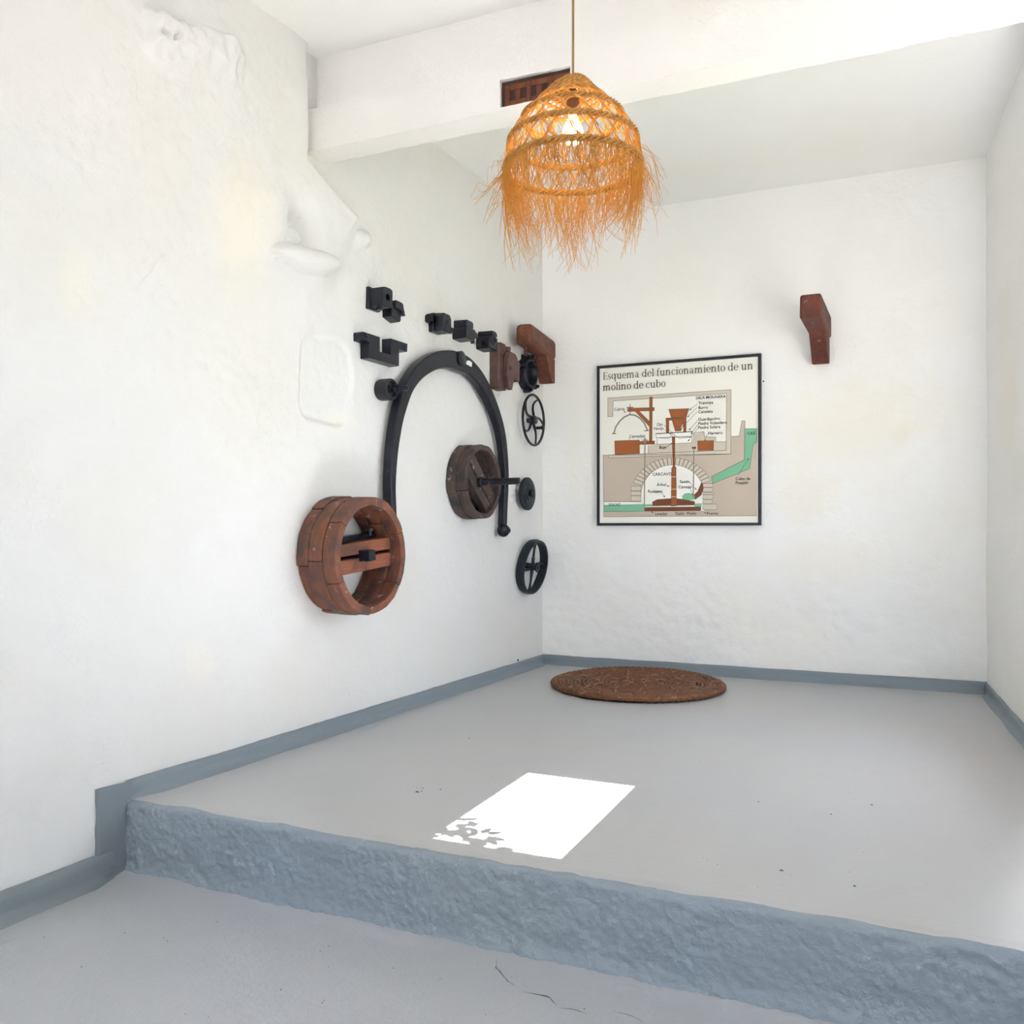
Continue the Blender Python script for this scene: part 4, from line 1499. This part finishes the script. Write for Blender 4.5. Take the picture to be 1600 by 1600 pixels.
# leaders
for pts in ([(302, 568), (325, 588)], [(937, 508), (870, 562)], [(937, 538), (852, 622)], [(937, 575), (808, 712)], [(942, 650), (868, 735)], [(942, 688), (885, 770)],
            [(942, 722), (860, 830)], [(1030, 768), (1012, 790), (1008, 830)], [(655, 690), (735, 765)], [(660, 728), (722, 772)], [(358, 800), (356, 822)], [(680, 880), (728, 842)],
            [(665, 1205), (708, 1216)], [(640, 1268), (670, 1312)], [(880, 1180), (940, 1245)], [(880, 1225), (910, 1292)], [(1295, 1115), (1388, 970)], [(545, 1418), (570, 1448)], [(745, 1400), (748, 1430)], [(982, 1425), (1030, 1448)]):
    line(pts, 2.6)
    a, b = Vector(pts[-2]), Vector(pts[-1])
    if (b - a).length > 30:
        d = (b - a).normalized()
        n = Vector((-d.y, d.x))
        fill([tuple(b), tuple(b - d * 18 + n * 7), tuple(b - d * 18 - n * 7)], 'p_line')

names = {'p_tan': 'print_masonry', 'p_tan2': 'print_light_masonry', 'p_white': 'print_white_areas', 'p_green': 'print_water', 'p_grey': 'print_rods', 'p_brown': 'print_timber', 'p_dark': 'print_dark_timber', 'p_line': 'print_outlines'}
for mat, mb in PRINT.items():
    mb.build(names[mat], mat, t, smooth=False)

# small labels in the built-in sans lettering
labels = [('Cabria', 225, 572, 30), ('SALA MOLINERA', 925, 468, 29), ('Tramoya', 948, 512, 30), ('Burro', 948, 552, 30), ('Canaleta', 948, 588, 30), ('Guardapolvo', 948, 652, 30),
          ('Piedra Volandera', 948, 688, 30), ('Piedra Solera', 948, 723, 30), ('Harnero', 1035, 770, 30), ('CAZ', 1373, 770, 29), ('Ojo', 592, 698, 29), ('Navija', 568, 734, 29),
          ('Cernedor', 358, 803, 30), ('Buje', 617, 895, 30), ('CÁRCAVO', 560, 1126, 30), ('Árbol', 598, 1214, 30), ('Rodezno', 522, 1272, 30), ('Saetín', 795, 1188, 30),
          ('Camojo', 785, 1232, 30), ('Cubo de', 1275, 1160, 30), ('Presión', 1275, 1194, 30), ('SOCAZ', 188, 1386, 27), ('Levador', 585, 1462, 29), ('Dado', 760, 1460, 29),
          ('Punto', 860, 1458, 29), ('Puente', 1032, 1457, 29)]
dg = bpy.context.evaluated_depsgraph_get()
for txt, x, y, hgt in labels:
    cu = bpy.data.curves.new('lettering', 'FONT')
    cu.body = txt
    cu.resolution_u = 3
    cu.offset = 0.009
    tmp = bpy.data.objects.new('lettering', cu)
    COL.objects.link(tmp)
    bpy.context.view_layer.update()
    me = tmp.to_mesh()
    u0, v0 = uv(x, y)
    _, v1 = uv(x, y - hgt)
    sc = (v1 - v0) * 1.18
    mb = MB()
    mb.add([(u0 + p.co.x * sc - PWd / 2, -0.0262, v0 + p.co.y * sc) for p in me.vertices], [tuple(f.vertices) for f in me.polygons])
    tmp.to_mesh_clear()
    bpy.data.objects.remove(tmp)
    bpy.data.curves.remove(cu)
    o = mb.build('label_lettering', 'p_text', t, smooth=False)
    o['label'] = 'small printed word ' + txt

# title in a hand-built serif alphabet (x-height 1)
def g_bowl(cx, a0=0, a1=360, rx=0.42, ry=0.52, cy=0.5, tx=0.17, ty=0.065):
    P = []
    n = 24
    for i in range(n):
        u0, u1 = math.radians(a0 + (a1 - a0) * i / n), math.radians(a0 + (a1 - a0) * (i + 1) / n)
        P.append([(cx + rx * math.cos(u0), cy + ry * math.sin(u0)), (cx + rx * math.cos(u1), cy + ry * math.sin(u1)),
                  (cx + (rx - tx) * math.cos(u1), cy + (ry - ty) * math.sin(u1)), (cx + (rx - tx) * math.cos(u0), cy + (ry - ty) * math.sin(u0))])
    return P


def g_rect(x0, y0, x1, y1):
    return [[(x0, y0), (x1, y0), (x1, y1), (x0, y1)]]


def g_stem(x, y0, y1, foot=True, flag=True, w=0.17):
    P = g_rect(x, y0, x + w, y1)
    if foot:
        P += [[(x - 0.11, y0), (x + w + 0.11, y0), (x + w + 0.11, y0 + 0.05), (x + w, y0 + 0.09), (x, y0 + 0.09), (x - 0.11, y0 + 0.05)]]
    if flag:
        P += [[(x - 0.13, y1 - 0.10), (x, y1 - 0.16), (x, y1), (x - 0.13, y1 - 0.05)]]
    return P


def g_arch(x0, x1):
    """shoulder joining two stems, from x0 (right side of the left stem) to x1 (left side of the right one)"""
    cx = (x0 + x1 + 0.17) / 2
    return g_bowl(cx, 0, 165, (x1 + 0.17 - x0) / 2 + 0.02, 0.36, 0.66, 0.16, 0.12)


GL = {
    'E': (1.02, g_stem(0.17, 0, 1.42, True, False) + g_rect(0.06, 1.36, 0.90, 1.42) + g_rect(0.06, 0, 0.92, 0.06) + g_rect(0.3, 0.68, 0.72, 0.75)
          + [[(0.90, 1.42), (0.80, 1.42), (0.86, 1.12), (0.90, 1.12)]] + [[(0.92, 0), (0.80, 0), (0.90, 0.34), (0.95, 0.34)]] + g_rect(0.68, 0.57, 0.73, 0.86)),
    's': (0.74, g_bowl(0.36, 35, 235, 0.28, 0.27, 0.75, 0.12, 0.07) + g_bowl(0.36, -145, 60, 0.30, 0.29, 0.27, 0.14, 0.07)
          + [[(0.14, 0.66), (0.24, 0.58), (0.62, 0.36), (0.54, 0.48)]] + [[(0.18, 0.72), (0.20, 0.52), (0.60, 0.26), (0.62, 0.42)]] + g_rect(0.05, 0.04, 0.10, 0.32) + g_rect(0.57, 0.70, 0.61, 0.97)),
    'q': (1.08, g_bowl(0.46) + g_stem(0.72, -0.46, 1.0, True, False)),
    'u': (1.14, g_stem(0.18, 0.2, 1.0, False, True) + g_bowl(0.50, 180, 330, 0.32, 0.30, 0.28, 0.16, 0.12) + g_stem(0.74, 0, 1.0, False, True) + [[(0.91, 0), (1.06, 0.03), (1.06, 0.08), (0.91, 0.12)]]),
    'e': (0.90, g_bowl(0.46, 0, 318) + g_rect(0.18, 0.50, 0.86, 0.57)),
    'm': (1.72, g_stem(0.16, 0, 1.0) + g_arch(0.33, 0.71) + g_stem(0.71, 0, 0.7, True, False) + g_arch(0.88, 1.26) + g_stem(1.26, 0, 0.7, True, False)),
    'n': (1.18, g_stem(0.16, 0, 1.0) + g_arch(0.33, 0.73) + g_stem(0.73, 0, 0.7, True, False)),
    'a': (0.96, g_bowl(0.37, 90, 300, 0.30, 0.29, 0.28, 0.15, 0.06) + g_bowl(0.40, 20, 165, 0.27, 0.29, 0.73, 0.13, 0.07) + g_rect(0.53, 0.06, 0.69, 0.76)
          + [[(0.36, 0.51), (0.36, 0.57), (0.56, 0.62), (0.56, 0.55)]] + [[(0.30, 0.02), (0.42, 0.0), (0.55, 0.10), (0.53, 0.18)]] + [[(0.69, 0.0), (0.86, 0.03), (0.86, 0.09), (0.53, 0.16), (0.58, 0.03)]]),
    'd': (1.08, g_bowl(0.46) + g_stem(0.70, 0, 1.48, False, True) + [[(0.87, 0), (1.02, 0.03), (1.02, 0.08), (0.87, 0.12)]]),
    'l': (0.52, g_stem(0.18, 0, 1.48)),
    'f': (0.62, g_stem(0.18, 0, 1.12, True, False) + g_bowl(0.48, 30, 180, 0.30, 0.40, 1.10, 0.16, 0.08) + g_rect(0.02, 0.90, 0.56, 0.97)),
    'c': (0.86, g_bowl(0.46, 40, 318) + g_rect(0.70, 0.66, 0.79, 0.86)),
    'i': (0.52, g_stem(0.18, 0, 1.0) + g_bowl(0.26, 0, 360, 0.11, 0.11, 1.33, 0.11, 0.11)),
    'o': (0.96, g_bowl(0.47)),
    't': (0.62, g_rect(0.18, 0.16, 0.35, 1.22) + g_rect(0.03, 0.91, 0.58, 0.98) + g_bowl(0.42, 190, 320, 0.24, 0.20, 0.18, 0.14, 0.08)),
    'b': (1.02, g_stem(0.14, 0.02, 1.48, False, True) + g_bowl(0.52)),
    ' ': (0.45, []),
}
for txt, (xa, ya), (xb, yb) in (('Esquema del funcionamiento de un', (127, 307), (1422, 203)), ('molino de cubo', (127, 402), (668, 364))):
    TT = MB()
    ua, va = uv(xa, ya)
    ub, vb_ = uv(xb, yb)
    total = sum(GL[c][0] for c in txt)
    sx = (ub - ua) / total
    sy = 0.0330
    pen = 0.0
    for c in txt:
        wd, polys = GL[c]
        for P in polys:
            TT.add([(ua + (pen + x) * sx - PWd / 2, -0.0262, va + y * sy) for x, y in P], [tuple(range(len(P)))])
        pen += wd
    o = TT.build('title_lettering', 'p_title', t, smooth=False)
    o['label'] = 'serif title line ' + txt
# nail beside the panel and a stray nail low on the left wall
m = MB()
m.lathe([(0.006, 0.002), (-0.016, 0.002), (-0.016, 0.005), (-0.020, 0.004), (-0.020, 0)], 8, axis='y')
o = m.build('nail', 'iron')
o.location = (PX1 + 0.012, Y_BACK - 0.0, 1.775)
tag(o, 'small nail in the wall at the right edge of the diagram panel', 'nail')
m = MB()
m.lathe([(-0.006, 0.003), (0.008, 0.003), (0.008, 0.007), (0.011, 0.006), (0.011, 0)], 8)
o = m.build('nail', 'iron')
o.location = lw(-0.385, 0.075)
o.rotation_euler = (0, 0, -TH)
tag(o, 'tiny dark nail low on the left wall near the corner', 'nail')
